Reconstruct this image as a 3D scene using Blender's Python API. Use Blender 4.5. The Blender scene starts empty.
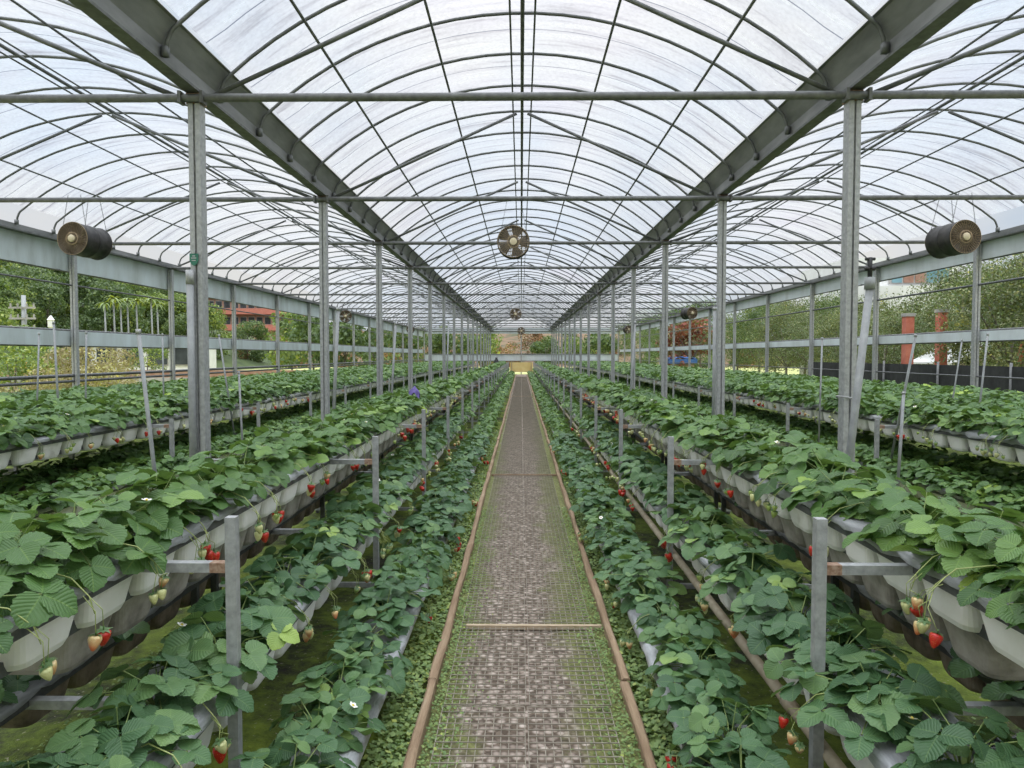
import bpy, math, random
import numpy as np
from mathutils import Vector, Matrix

C = bpy.context.scene.collection
R = math.radians
rng = np.random.default_rng(7)
random.seed(7)
EYE = 1.6                      # camera height; the path lies at z = 0
ORD = ['zeroth', 'first', 'second', 'third', 'fourth', 'fifth', 'sixth', 'seventh', 'eighth', 'ninth', 'tenth', 'eleventh', 'twelfth',
       'thirteenth', 'fourteenth', 'fifteenth', 'sixteenth', 'seventeenth', 'eighteenth', 'nineteenth', 'twentieth', 'twenty-first',
       'twenty-second', 'twenty-third', 'twenty-fourth', 'twenty-fifth', 'twenty-sixth', 'twenty-seventh', 'twenty-eighth']

# ------------------------------------------------------------------ helpers
class MB:
    def __init__(s):
        s.v, s.f, s.uv, s.t, s.m, s.n = [], [], [], [], [], 0

    def add(s, V, F, uv=None, tint=0.5, mat=0):
        V = np.asarray(V, float).reshape(-1, 3)
        s.v.append(V)
        s.uv.append(np.zeros((len(V), 2)) if uv is None else np.asarray(uv, float))
        s.t.append(np.full(len(V), tint, float) if np.isscalar(tint) else np.asarray(tint, float))
        k = s.n
        if isinstance(F, np.ndarray):
            s.f.extend((F + k).tolist())
        else:
            s.f.extend([tuple(i + k for i in f) for f in F])
        s.m.extend([mat] * len(F))
        s.n += len(V)
        return s

    def mesh(s, name, mats, smooth=True, attrs=False):
        me = bpy.data.meshes.new(name)
        V = np.concatenate(s.v)
        me.from_pydata(V.tolist(), [], s.f)
        for m in (mats if isinstance(mats, (list, tuple)) else [mats]):
            me.materials.append(m)
        if len(me.materials) > 1:
            me.polygons.foreach_set('material_index', s.m)
        me.polygons.foreach_set('use_smooth', [smooth] * len(me.polygons))
        if attrs:
            a = me.attributes.new('tint', 'FLOAT', 'POINT')
            a.data.foreach_set('value', np.concatenate(s.t))
            u = me.uv_layers.new(name='UVMap')
            idx = np.empty(len(me.loops), dtype=np.int32)
            me.loops.foreach_get('vertex_index', idx)
            u.data.foreach_set('uv', np.concatenate(s.uv)[idx].ravel())
        me.update()
        return me

    def obj(s, name, mats, parent=None, smooth=True, attrs=False, loc=None):
        return link(name, s.mesh(name, mats, smooth, attrs), parent, loc)


def link(name, data, parent=None, loc=None, rz=0.0):
    o = bpy.data.objects.new(name, data)
    C.objects.link(o)
    if parent is not None:
        o.parent = parent
    if loc is not None:
        o.location = loc
    if rz:
        o.rotation_euler = (0, 0, rz)
    return o


SEEN = {}
def tag(o, label, cat, group=None, kind='thing'):
    n = len(label.split())
    assert 4 <= n <= 16, (n, label)
    if label in SEEN and (group is None or SEEN[label] != group):
        raise ValueError('label twice: ' + label)
    SEEN[label] = group
    o['label'], o['category'], o['kind'] = label, cat, kind
    if group:
        o['group'] = group
    return o


def thing(name, loc, label, cat, group=None, rz=0.0):
    return tag(link(name, None, None, loc, rz), label, cat, group)


def structure(o, label, cat):
    return tag(o, label, cat, None, 'structure')


def tube(mb, pts, r, k=6, mat=0, tint=0.5, cap=True):
    P = np.asarray(pts, float)
    n = len(P)
    rr = np.full(n, r) if np.isscalar(r) else np.asarray(r, float)
    T = np.gradient(P, axis=0)
    T /= np.linalg.norm(T, axis=1)[:, None] + 1e-12
    ref = np.array([0, 0, 1.0]) if abs(T[0][2]) < 0.9 else np.array([1.0, 0, 0])
    V = []
    u = np.cross(T[0], ref); u /= np.linalg.norm(u)
    for i in range(n):
        u = u - T[i] * np.dot(u, T[i]); u /= np.linalg.norm(u) + 1e-12
        w = np.cross(T[i], u)
        for j in range(k):
            a = 2 * math.pi * (j + .5) / k
            V.append(P[i] + rr[i] * (math.cos(a) * u + math.sin(a) * w))
    F = [(i * k + j, i * k + (j + 1) % k, (i + 1) * k + (j + 1) % k, (i + 1) * k + j) for i in range(n - 1) for j in range(k)]
    if cap:
        F += [tuple(range(k))[::-1], tuple((n - 1) * k + j for j in range(k))]
    return mb.add(V, F, mat=mat, tint=tint)


def box(mb, x0, x1, y0, y1, z0, z1, mat=0, tint=0.5):
    V = [(x0, y0, z0), (x1, y0, z0), (x1, y1, z0), (x0, y1, z0), (x0, y0, z1), (x1, y0, z1), (x1, y1, z1), (x0, y1, z1)]
    return mb.add(V, [(0, 3, 2, 1), (4, 5, 6, 7), (0, 1, 5, 4), (1, 2, 6, 5), (2, 3, 7, 6), (3, 0, 4, 7)], mat=mat, tint=tint)


def prism(mb, prof, y0, y1, mat=0, ys=None):
    """profile of (x, z) points extruded along y"""
    ys = [y0, y1] if ys is None else ys
    k = len(prof)
    V = [(x, y, z) for y in ys for (x, z) in prof]
    F = [(i * k + j, (i + 1) * k + j, (i + 1) * k + (j + 1) % k, i * k + (j + 1) % k) for i in range(len(ys) - 1) for j in range(k)]
    F += [tuple(range(k)), tuple((len(ys) - 1) * k + j for j in range(k))[::-1]]
    return mb.add(V, F, mat=mat)


def vprism(mb, prof, z0, z1, mat=0):
    """profile of (x, y) points extruded upwards"""
    k = len(prof)
    V = [(x, y, z) for z in (z0, z1) for (x, y) in prof]
    F = [(j, (j + 1) % k, k + (j + 1) % k, k + j) for j in range(k)]
    F += [tuple(range(k))[::-1], tuple(k + j for j in range(k))]
    return mb.add(V, F, mat=mat)


def lathe(mb, prof, k=16, axis='z', mat=0, o=(0, 0, 0), tint=0.5):
    """profile of (r, h) revolved about an axis; open where r > 0 at the ends"""
    V, n = [], len(prof)
    for (r, h) in prof:
        for j in range(k):
            a = 2 * math.pi * j / k
            c, s = r * math.cos(a), r * math.sin(a)
            V.append((c + o[0], s + o[1], h + o[2]) if axis == 'z' else (c + o[0], h + o[1], s + o[2]))
    F = [(i * k + j, i * k + (j + 1) % k, (i + 1) * k + (j + 1) % k, (i + 1) * k + j) for i in range(n - 1) for j in range(k)]
    return mb.add(V, F, mat=mat, tint=tint)

# ------------------------------------------------------------------ materials
def mat_new(name):
    m = bpy.data.materials.new(name)
    m.use_nodes = True
    nt = m.node_tree
    nt.nodes.clear()
    out = nt.nodes.new('ShaderNodeOutputMaterial')
    return m, nt, out

def N(nt, t, **kw):
    n = nt.nodes.new(t)
    for k, v in kw.items():
        if k.startswith('i_'):
            n.inputs[k[2:].replace('_', ' ')].default_value = v
        else:
            setattr(n, k, v)
    return n

def ramp(nt, fac, stops, interp='LINEAR'):
    r = nt.nodes.new('ShaderNodeValToRGB')
    r.color_ramp.interpolation = interp
    e = r.color_ramp.elements
    while len(e) < len(stops):
        e.new(0.5)
    for k, (p, c) in enumerate(stops):
        e[k].position = p
        e[k].color = (c[0], c[1], c[2], 1) if len(c) == 3 else c
    nt.links.new(fac, r.inputs[0])
    return r.outputs[0]

def math_n(nt, op, a, b=None, c=None):
    n = nt.nodes.new('ShaderNodeMath')
    n.operation = op
    for k, v in enumerate((a, b, c)):
        if v is None:
            continue
        if isinstance(v, (int, float)):
            n.inputs[k].default_value = v
        else:
            nt.links.new(v, n.inputs[k])
    return n.outputs[0]

def mixc(nt, fac, a, b, mode='MIX'):
    n = nt.nodes.new('ShaderNodeMix')
    n.data_type, n.blend_type = 'RGBA', mode
    for s, v in ((n.inputs[0], fac), (n.inputs[6], a), (n.inputs[7], b)):
        if isinstance(v, (int, float)):
            s.default_value = v
        elif isinstance(v, tuple):
            s.default_value = (*v, 1) if len(v) == 3 else v
        else:
            nt.links.new(v, s)
    return n.outputs[2]

def noise(nt, scale, detail=3, rough=0.55, vec=None, dim='3D'):
    n = N(nt, 'ShaderNodeTexNoise')
    n.inputs['Scale'].default_value = scale
    n.inputs['Detail'].default_value = detail
    n.inputs['Roughness'].default_value = rough
    if vec is not None:
        nt.links.new(vec, n.inputs['Vector'])
    return n.outputs['Fac']

def wpos(nt):
    return N(nt, 'ShaderNodeNewGeometry').outputs['Position']

def opos(nt, scale=(1, 1, 1)):
    tc = N(nt, 'ShaderNodeTexCoord')
    mp = N(nt, 'ShaderNodeMapping')
    mp.inputs['Scale'].default_value = scale
    nt.links.new(tc.outputs['Object'], mp.inputs['Vector'])
    return mp.outputs['Vector']

def simple(name, stops, scale=8, rough=0.6, metal=0.0, bump=0.0, bscale=None, detail=4, stretch=(1, 1, 1), spec=0.5, world=True):
    m, nt, out = mat_new(name)
    if world:
        mp = N(nt, 'ShaderNodeMapping')
        mp.inputs['Scale'].default_value = stretch
        nt.links.new(wpos(nt), mp.inputs['Vector'])
        vec = mp.outputs['Vector']
    else:
        vec = opos(nt, stretch)
    nz = noise(nt, scale, detail, 0.6, vec)
    b = N(nt, 'ShaderNodeBsdfPrincipled')
    nt.links.new(ramp(nt, nz, stops), b.inputs['Base Color'])
    b.inputs['Roughness'].default_value = rough
    b.inputs['Metallic'].default_value = metal
    b.inputs['Specular IOR Level'].default_value = spec
    if bump:
        bn = N(nt, 'ShaderNodeBump')
        bn.inputs['Strength'].default_value = bump
        bn.inputs['Distance'].default_value = 0.01
        nt.links.new(noise(nt, bscale or scale * 4, 4, 0.6, vec), bn.inputs['Height'])
        nt.links.new(bn.outputs[0], b.inputs['Normal'])
    nt.links.new(b.outputs[0], out.inputs[0])
    return m

def leaf_material(name, dark, mid, light, trans=0.22, vein=True, rough=0.42, back=(0.16, 0.24, 0.12)):
    m, nt, out = mat_new(name)
    at = N(nt, 'ShaderNodeAttribute', attribute_name='tint').outputs['Fac']
    oi = N(nt, 'ShaderNodeObjectInfo').outputs['Random']
    t = math_n(nt, 'ADD', at, math_n(nt, 'MULTIPLY_ADD', oi, 0.16, -0.08))
    nz = noise(nt, 9, 2, 0.5, wpos(nt))
    t = math_n(nt, 'ADD', t, math_n(nt, 'MULTIPLY_ADD', nz, 0.3, -0.15))
    col = ramp(nt, t, [(0.0, dark), (0.5, mid), (0.82, light), (1.0, (light[0] * 1.9, light[1] * 1.6, light[2] * 1.1))])
    geo = N(nt, 'ShaderNodeNewGeometry')
    b = N(nt, 'ShaderNodeBsdfPrincipled')
    if vein:
        uvn = N(nt, 'ShaderNodeUVMap')
        sx = N(nt, 'ShaderNodeSeparateXYZ')
        nt.links.new(uvn.outputs[0], sx.inputs[0])
        s = math_n(nt, 'ABSOLUTE', math_n(nt, 'MULTIPLY_ADD', sx.outputs[0], 2.0, -1.0))
        ph = math_n(nt, 'MULTIPLY', math_n(nt, 'SUBTRACT', sx.outputs[1], math_n(nt, 'MULTIPLY', s, 0.36)), 8.0)
        w = math_n(nt, 'ABSOLUTE', math_n(nt, 'SUBTRACT', math_n(nt, 'FRACT', ph), 0.5))      # 0 mid-cell .. 0.5 on a vein
        lat = math_n(nt, 'SMOOTH_MAX', math_n(nt, 'MULTIPLY_ADD', w, 8.0, -3.3), 0.0, 0.1)
        mid_r = math_n(nt, 'LESS_THAN', s, 0.045)
        v = math_n(nt, 'MINIMUM', math_n(nt, 'MAXIMUM', math_n(nt, 'MULTIPLY', lat, 0.55), mid_r), 1.0)
        col = mixc(nt, math_n(nt, 'MULTIPLY', v, 0.17), col, (light[0] * 1.9, light[1] * 1.7, light[2] * 1.6))
        h = math_n(nt, 'SUBTRACT', math_n(nt, 'POWER', math_n(nt, 'SUBTRACT', 1.0, math_n(nt, 'MULTIPLY', w, 2.0)), 0.6), mid_r)
        bn = N(nt, 'ShaderNodeBump')
        bn.inputs['Strength'].default_value = 0.4
        bn.inputs['Distance'].default_value = 0.004
        nt.links.new(h, bn.inputs['Height'])
        nt.links.new(bn.outputs[0], b.inputs['Normal'])
    col = mixc(nt, math_n(nt, 'MULTIPLY', geo.outputs['Backfacing'], 0.6), col, back)
    nt.links.new(col, b.inputs['Base Color'])
    b.inputs['Roughness'].default_value = rough
    b.inputs['Specular IOR Level'].default_value = 0.45
    tr = N(nt, 'ShaderNodeBsdfTranslucent')
    nt.links.new(mixc(nt, 1.0, col, (1.25, 1.3, 0.5), 'MULTIPLY'), tr.inputs[0])
    mx = N(nt, 'ShaderNodeMixShader')
    mx.inputs[0].default_value = trans
    nt.links.new(b.outputs[0], mx.inputs[1]); nt.links.new(tr.outputs[0], mx.inputs[2])
    nt.links.new(mx.outputs[0], out.inputs[0])
    return m

M = {}
M['galv'] = simple('galvanised_steel', [(0.3, (0.29, 0.295, 0.295)), (0.7, (0.47, 0.475, 0.475))], 30, 0.5, 0.35, 0.1)
M['galv_dark'] = simple('weathered_steel', [(0.3, (0.1, 0.102, 0.102)), (0.7, (0.19, 0.192, 0.19))], 14, 0.6, 0.3)
M['gutter'] = simple('gutter_steel', [(0.3, (0.14, 0.143, 0.143)), (0.7, (0.28, 0.283, 0.28))], 6, 0.55, 0.3, stretch=(1, .25, 1))
M['hoop'] = simple('hoop_steel', [(0.3, (0.09, 0.095, 0.095)), (0.7, (0.17, 0.175, 0.17))], 12, 0.55, 0.3)
M['rust'] = simple('rusty_weld', [(0.35, (0.22, 0.12, 0.07)), (0.7, (0.42, 0.3, 0.22))], 60, 0.8, 0.1)
M['rail'] = simple('dark_rail', [(0.3, (0.07, 0.072, 0.075)), (0.7, (0.14, 0.143, 0.145))], 20, 0.5, 0.3)
M['wood'] = simple('weathered_timber', [(0.25, (0.2, 0.125, 0.07)), (0.6, (0.335, 0.235, 0.145)), (0.85, (0.45, 0.35, 0.24))], 5, 0.85, 0, 0.5, 40, stretch=(6, .6, 6))
M['pale_wood'] = simple('pale_batten', [(0.3, (0.36, 0.27, 0.17)), (0.7, (0.52, 0.41, 0.29))], 12, 0.85, 0, 0.3, stretch=(1, 6, 6))
M['wire'] = simple('mesh_wire', [(0.3, (0.2, 0.175, 0.135)), (0.7, (0.36, 0.32, 0.25))], 9, 0.6, 0.2)
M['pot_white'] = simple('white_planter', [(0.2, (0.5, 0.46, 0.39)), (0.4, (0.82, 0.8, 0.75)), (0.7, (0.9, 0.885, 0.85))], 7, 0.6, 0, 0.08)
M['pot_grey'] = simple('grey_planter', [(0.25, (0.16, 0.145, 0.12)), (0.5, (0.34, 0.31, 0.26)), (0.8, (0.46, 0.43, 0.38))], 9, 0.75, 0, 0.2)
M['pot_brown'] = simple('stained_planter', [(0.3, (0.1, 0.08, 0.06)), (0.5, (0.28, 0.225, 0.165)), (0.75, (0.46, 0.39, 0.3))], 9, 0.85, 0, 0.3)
M['film'] = simple('mulch_film', [(0.25, (0.22, 0.225, 0.235)), (0.55, (0.38, 0.39, 0.4)), (0.8, (0.56, 0.57, 0.58))], 7, 0.32, 0.15, 0.9, 16, stretch=(3, .6, 3))
M['stem'] = simple('leaf_stalk', [(0.3, (0.13, 0.2, 0.05)), (0.7, (0.26, 0.33, 0.1))], 20, 0.5)
M['truss'] = simple('fruit_stalk', [(0.3, (0.24, 0.3, 0.08)), (0.7, (0.42, 0.46, 0.18))], 20, 0.5)
M['pipe'] = simple('tan_pipe', [(0.3, (0.26, 0.21, 0.14)), (0.7, (0.42, 0.36, 0.26))], 10, 0.6, 0, 0.1)
M['pvc'] = simple('grey_pipe', [(0.3, (0.36, 0.37, 0.38)), (0.7, (0.5, 0.51, 0.52))], 16, 0.45, 0.2)
M['pipe_grey'] = simple('dull_grey_pipe', [(0.3, (0.24, 0.25, 0.25)), (0.7, (0.34, 0.35, 0.35))], 16, 0.55, 0.2)
M['black'] = simple('black_plastic', [(0.3, (0.012, 0.012, 0.012)), (0.7, (0.03, 0.03, 0.03))], 16, 0.5)
M['fan_drum'] = simple('dusty_black_drum', [(0.35, (0.016, 0.015, 0.014)), (0.7, (0.06, 0.055, 0.05))], 14, 0.55, 0.2)
M['fan_grille'] = simple('dusty_brown_wire', [(0.3, (0.24, 0.17, 0.1)), (0.7, (0.46, 0.35, 0.22))], 20, 0.7, 0.2)
M['fan_hub'] = simple('cream_hub', [(0.3, (0.6, 0.5, 0.33)), (0.7, (0.72, 0.63, 0.45))], 20, 0.5)
M['fan_blade'] = simple('dark_blade', [(0.3, (0.04, 0.035, 0.03)), (0.7, (0.085, 0.075, 0.065))], 20, 0.5)
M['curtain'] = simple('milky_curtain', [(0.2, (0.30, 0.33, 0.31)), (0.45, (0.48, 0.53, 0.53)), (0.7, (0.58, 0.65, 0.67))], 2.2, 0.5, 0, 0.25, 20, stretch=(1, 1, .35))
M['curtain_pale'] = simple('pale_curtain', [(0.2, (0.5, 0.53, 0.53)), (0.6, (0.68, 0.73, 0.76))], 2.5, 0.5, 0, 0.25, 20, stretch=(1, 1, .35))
M['net'] = simple('black_shade_net', [(0.3, (0.016, 0.017, 0.017)), (0.7, (0.04, 0.042, 0.042))], 5, 0.9)
M['white_wall'] = simple('white_render', [(0.3, (0.66, 0.66, 0.64)), (0.7, (0.78, 0.78, 0.77))], 2, 0.8)
M['salmon'] = simple('salmon_cladding', [(0.3, (0.5, 0.17, 0.12)), (0.7, (0.6, 0.23, 0.165))], 2, 0.8)
M['concrete'] = simple('grey_concrete', [(0.3, (0.26, 0.25, 0.24)), (0.7, (0.4, 0.385, 0.36))], 3, 0.85)
M['brick'] = simple('brown_wall', [(0.3, (0.25, 0.13, 0.09)), (0.7, (0.36, 0.23, 0.17))], 3, 0.85)
M['glass'] = simple('blue_glass', [(0.3, (0.1, 0.2, 0.24)), (0.7, (0.2, 0.36, 0.4))], 1, 0.1)
M['dark_glass'] = simple('dark_window', [(0.3, (0.03, 0.035, 0.04)), (0.7, (0.08, 0.09, 0.1))], 1, 0.15)
M['red_post'] = simple('red_post', [(0.3, (0.42, 0.1, 0.06)), (0.7, (0.56, 0.2, 0.14))], 4, 0.7)
M['orange'] = simple('orange_paint', [(0.3, (0.55, 0.25, 0.05)), (0.7, (0.66, 0.33, 0.08))], 4, 0.7)
M['yellow'] = simple('yellow_board', [(0.3, (0.72, 0.52, 0.18)), (0.7, (0.86, 0.68, 0.3))], 2, 0.7)
M['blue_tarp'] = simple('blue_tarp', [(0.3, (0.03, 0.1, 0.3)), (0.7, (0.08, 0.2, 0.48))], 3, 0.5)
M['purple'] = simple('purple_cloth', [(0.3, (0.08, 0.06, 0.2)), (0.7, (0.16, 0.12, 0.36))], 20, 0.7)
M['green_tag'] = simple('green_badge', [(0.3, (0.02, 0.12, 0.08)), (0.7, (0.04, 0.2, 0.13))], 30, 0.4)
M['bark'] = simple('grey_bark', [(0.3, (0.09, 0.075, 0.06)), (0.7, (0.22, 0.19, 0.16))], 8, 0.9, 0, 0.4)
M['petal'] = simple('white_petal', [(0.3, (0.8, 0.8, 0.74)), (0.7, (0.88, 0.88, 0.84))], 40, 0.6)
M['seed'] = simple('yellow_centre', [(0.3, (0.6, 0.45, 0.05)), (0.7, (0.7, 0.55, 0.1))], 80, 0.7)

M['leaf'] = leaf_material('strawberry_leaf', (0.036, 0.092, 0.024), (0.096, 0.195, 0.05), (0.2, 0.325, 0.07))
M['leaf_blue'] = leaf_material('strawberry_leaf_young', (0.038, 0.096, 0.04), (0.09, 0.185, 0.076), (0.175, 0.29, 0.095))
M['weed'] = leaf_material('clover_weed', (0.09, 0.17, 0.026), (0.235, 0.34, 0.05), (0.42, 0.5, 0.09), vein=False, rough=0.6)
M['tree_a'] = leaf_material('tree_leaf_green', (0.06, 0.1, 0.02), (0.17, 0.24, 0.045), (0.34, 0.38, 0.09), vein=False, rough=0.6)
M['tree_b'] = leaf_material('tree_leaf_dark', (0.03, 0.055, 0.02), (0.085, 0.135, 0.04), (0.17, 0.22, 0.07), vein=False, rough=0.6)
M['tree_c'] = leaf_material('tree_leaf_olive', (0.05, 0.06, 0.028), (0.125, 0.145, 0.06), (0.25, 0.265, 0.115), vein=False, rough=0.6)
M['tree_r'] = leaf_material('tree_leaf_red', (0.13, 0.04, 0.03), (0.26, 0.075, 0.05), (0.36, 0.15, 0.1), vein=False, rough=0.6)
M['shrub_dry'] = leaf_material('dry_shrub', (0.16, 0.13, 0.07), (0.32, 0.27, 0.15), (0.4, 0.4, 0.16), vein=False, rough=0.8, back=(0.3, 0.26, 0.16))

def berry_material(name, a, b, seedc, rough=0.28):
    m, nt, out = mat_new(name)
    vec = opos(nt)
    sx = N(nt, 'ShaderNodeSeparateXYZ'); nt.links.new(vec, sx.inputs[0])
    g = math_n(nt, 'MULTIPLY_ADD', sx.outputs[2], 24.0, 1.0)          # 0 tip .. 1 shoulder
    g = math_n(nt, 'ADD', g, math_n(nt, 'MULTIPLY_ADD', noise(nt, 60, 2, 0.5, vec), 0.6, -0.3))
    col = ramp(nt, g, [(0.15, a), (0.85, b)])
    vo = N(nt, 'ShaderNodeTexVoronoi'); vo.inputs['Scale'].default_value = 210
    nt.links.new(vec, vo.inputs['Vector'])
    sd = math_n(nt, 'LESS_THAN', vo.outputs['Distance'], 0.22)
    col = mixc(nt, math_n(nt, 'MULTIPLY', sd, 0.75), col, seedc)
    b_ = N(nt, 'ShaderNodeBsdfPrincipled')
    nt.links.new(col, b_.inputs['Base Color'])
    b_.inputs['Roughness'].default_value = rough
    bn = N(nt, 'ShaderNodeBump'); bn.inputs['Strength'].default_value = 0.4; bn.inputs['Distance'].default_value = 0.002
    nt.links.new(vo.outputs['Distance'], bn.inputs['Height'])
    nt.links.new(bn.outputs[0], b_.inputs['Normal'])
    nt.links.new(b_.outputs[0], out.inputs[0])
    return m
M['red'] = berry_material('ripe_berry', (0.5, 0.018, 0.012), (0.46, 0.02, 0.012), (0.6, 0.3, 0.08))
M['orange_b'] = berry_material('half_ripe_berry', (0.62, 0.09, 0.03), (0.66, 0.5, 0.24), (0.6, 0.45, 0.15))
M['pale'] = berry_material('pale_berry', (0.6, 0.56, 0.26), (0.55, 0.56, 0.26), (0.4, 0.35, 0.12))
M['green_b'] = berry_material('green_berry', (0.36, 0.42, 0.13), (0.3, 0.4, 0.1), (0.3, 0.28, 0.1))

def film_material(name):
    """weathered translucent roof sheet: clear enough for the sky to shine through, milky streaks across, thin tie ropes every hoop gap"""
    m, nt, out = mat_new(name)
    p = wpos(nt)
    mp = N(nt, 'ShaderNodeMapping'); mp.inputs['Scale'].default_value = (0.5, 5.0, 0.5)
    nt.links.new(p, mp.inputs['Vector'])
    st = noise(nt, 1.6, 5, 0.65, mp.outputs[0])
    bl = noise(nt, 0.35, 3, 0.5, p)
    fine = noise(nt, 26, 3, 0.6, p)
    sx = N(nt, 'ShaderNodeSeparateXYZ'); nt.links.new(p, sx.inputs[0])
    line = math_n(nt, 'ABSOLUTE', math_n(nt, 'SUBTRACT', math_n(nt, 'FRACT', math_n(nt, 'MULTIPLY_ADD', sx.outputs[1], 1 / HOOP, -HOOP0 / HOOP)), 0.5))
    rope = math_n(nt, 'LESS_THAN', line, 0.008)
    tint = ramp(nt, bl, [(0.3, (0.88, 0.905, 0.93)), (0.55, (0.91, 0.91, 0.905)), (0.75, (0.89, 0.865, 0.9))])
    dirt = ramp(nt, st, [(0.3, (0.55, 0.53, 0.55)), (0.44, (0.86, 0.85, 0.87)), (0.6, (0.98, 0.98, 0.98))])
    col = mixc(nt, 1.0, tint, dirt, 'MULTIPLY')
    grain = ramp(nt, fine, [(0.3, (0.88, 0.88, 0.88)), (0.6, (1, 1, 1))])
    col = mixc(nt, 1.0, col, grain, 'MULTIPLY')
    col = mixc(nt, math_n(nt, 'MULTIPLY', rope, 0.7), col, (0.12, 0.14, 0.2))
    t = N(nt, 'ShaderNodeBsdfTransparent'); nt.links.new(col, t.inputs[0])
    l = N(nt, 'ShaderNodeBsdfTranslucent'); nt.links.new(col, l.inputs[0])
    d = N(nt, 'ShaderNodeBsdfDiffuse'); nt.links.new(col, d.inputs[0])
    m1 = N(nt, 'ShaderNodeMixShader'); m1.inputs[0].default_value = 0.22
    nt.links.new(l.outputs[0], m1.inputs[1]); nt.links.new(d.outputs[0], m1.inputs[2])
    m2 = N(nt, 'ShaderNodeMixShader')
    nt.links.new(math_n(nt, 'MULTIPLY_ADD', st, -0.25, 0.40), m2.inputs[0])
    nt.links.new(t.outputs[0], m2.inputs[1]); nt.links.new(m1.outputs[0], m2.inputs[2])
    nt.links.new(m2.outputs[0], out.inputs[0])
    return m

# ------------------------------------------------------------------ layout numbers (metres, from the camera foot)
COLX, WALLX = 2.55, 8.05
FRAME0, FRAME = 5.68, 3.61
NFRAME = 16
PX = 0.028                     # the path lies a little right of the bay's middle
HOOP, HOOP0 = 0.9025, 5.05
ENDY = FRAME0 + FRAME * (NFRAME - 1) + 0.4
GUT, TIE, RIDGE = EYE + 2.05, EYE + 1.98, EYE + 3.19
POST, POSTX, POSTH = 2.42, 0.997, 1.05
PITCH = POST / 8
BAYS = [('left', -(COLX + WALLX) / 2, (WALLX - COLX) / 2), ('middle', 0.0, COLX), ('right', (COLX + WALLX) / 2, (WALLX - COLX) / 2)]
M['roof_film'] = film_material('roof_film')

def arch(cx, half, drop=0.0, n=20, inset=0.13, top=RIDGE, spring=EYE + 2.26):
    a, rise = half - inset, top - spring
    Rr = (a * a + rise * rise) / (2 * rise)
    th = math.asin(min(1, a / Rr))
    return [(cx + Rr * math.sin(t), top - Rr + Rr * math.cos(t) - drop) for t in np.linspace(-th, th, n)]

# ------------------------------------------------------------------ setting: ground, path bed, roof sheets
def grid_mesh(x0, x1, y0, y1, nx, ny, zf):
    X, Y = np.meshgrid(np.linspace(x0, x1, nx + 1), np.linspace(y0, y1, ny + 1))
    V = np.stack([X, Y, zf(X, Y)], -1).reshape(-1, 3)
    i = np.arange(nx * ny); r, c = i // nx, i % nx
    a = r * (nx + 1) + c
    return V, np.stack([a, a + 1, a + nx + 2, a + nx + 1], 1)

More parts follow.
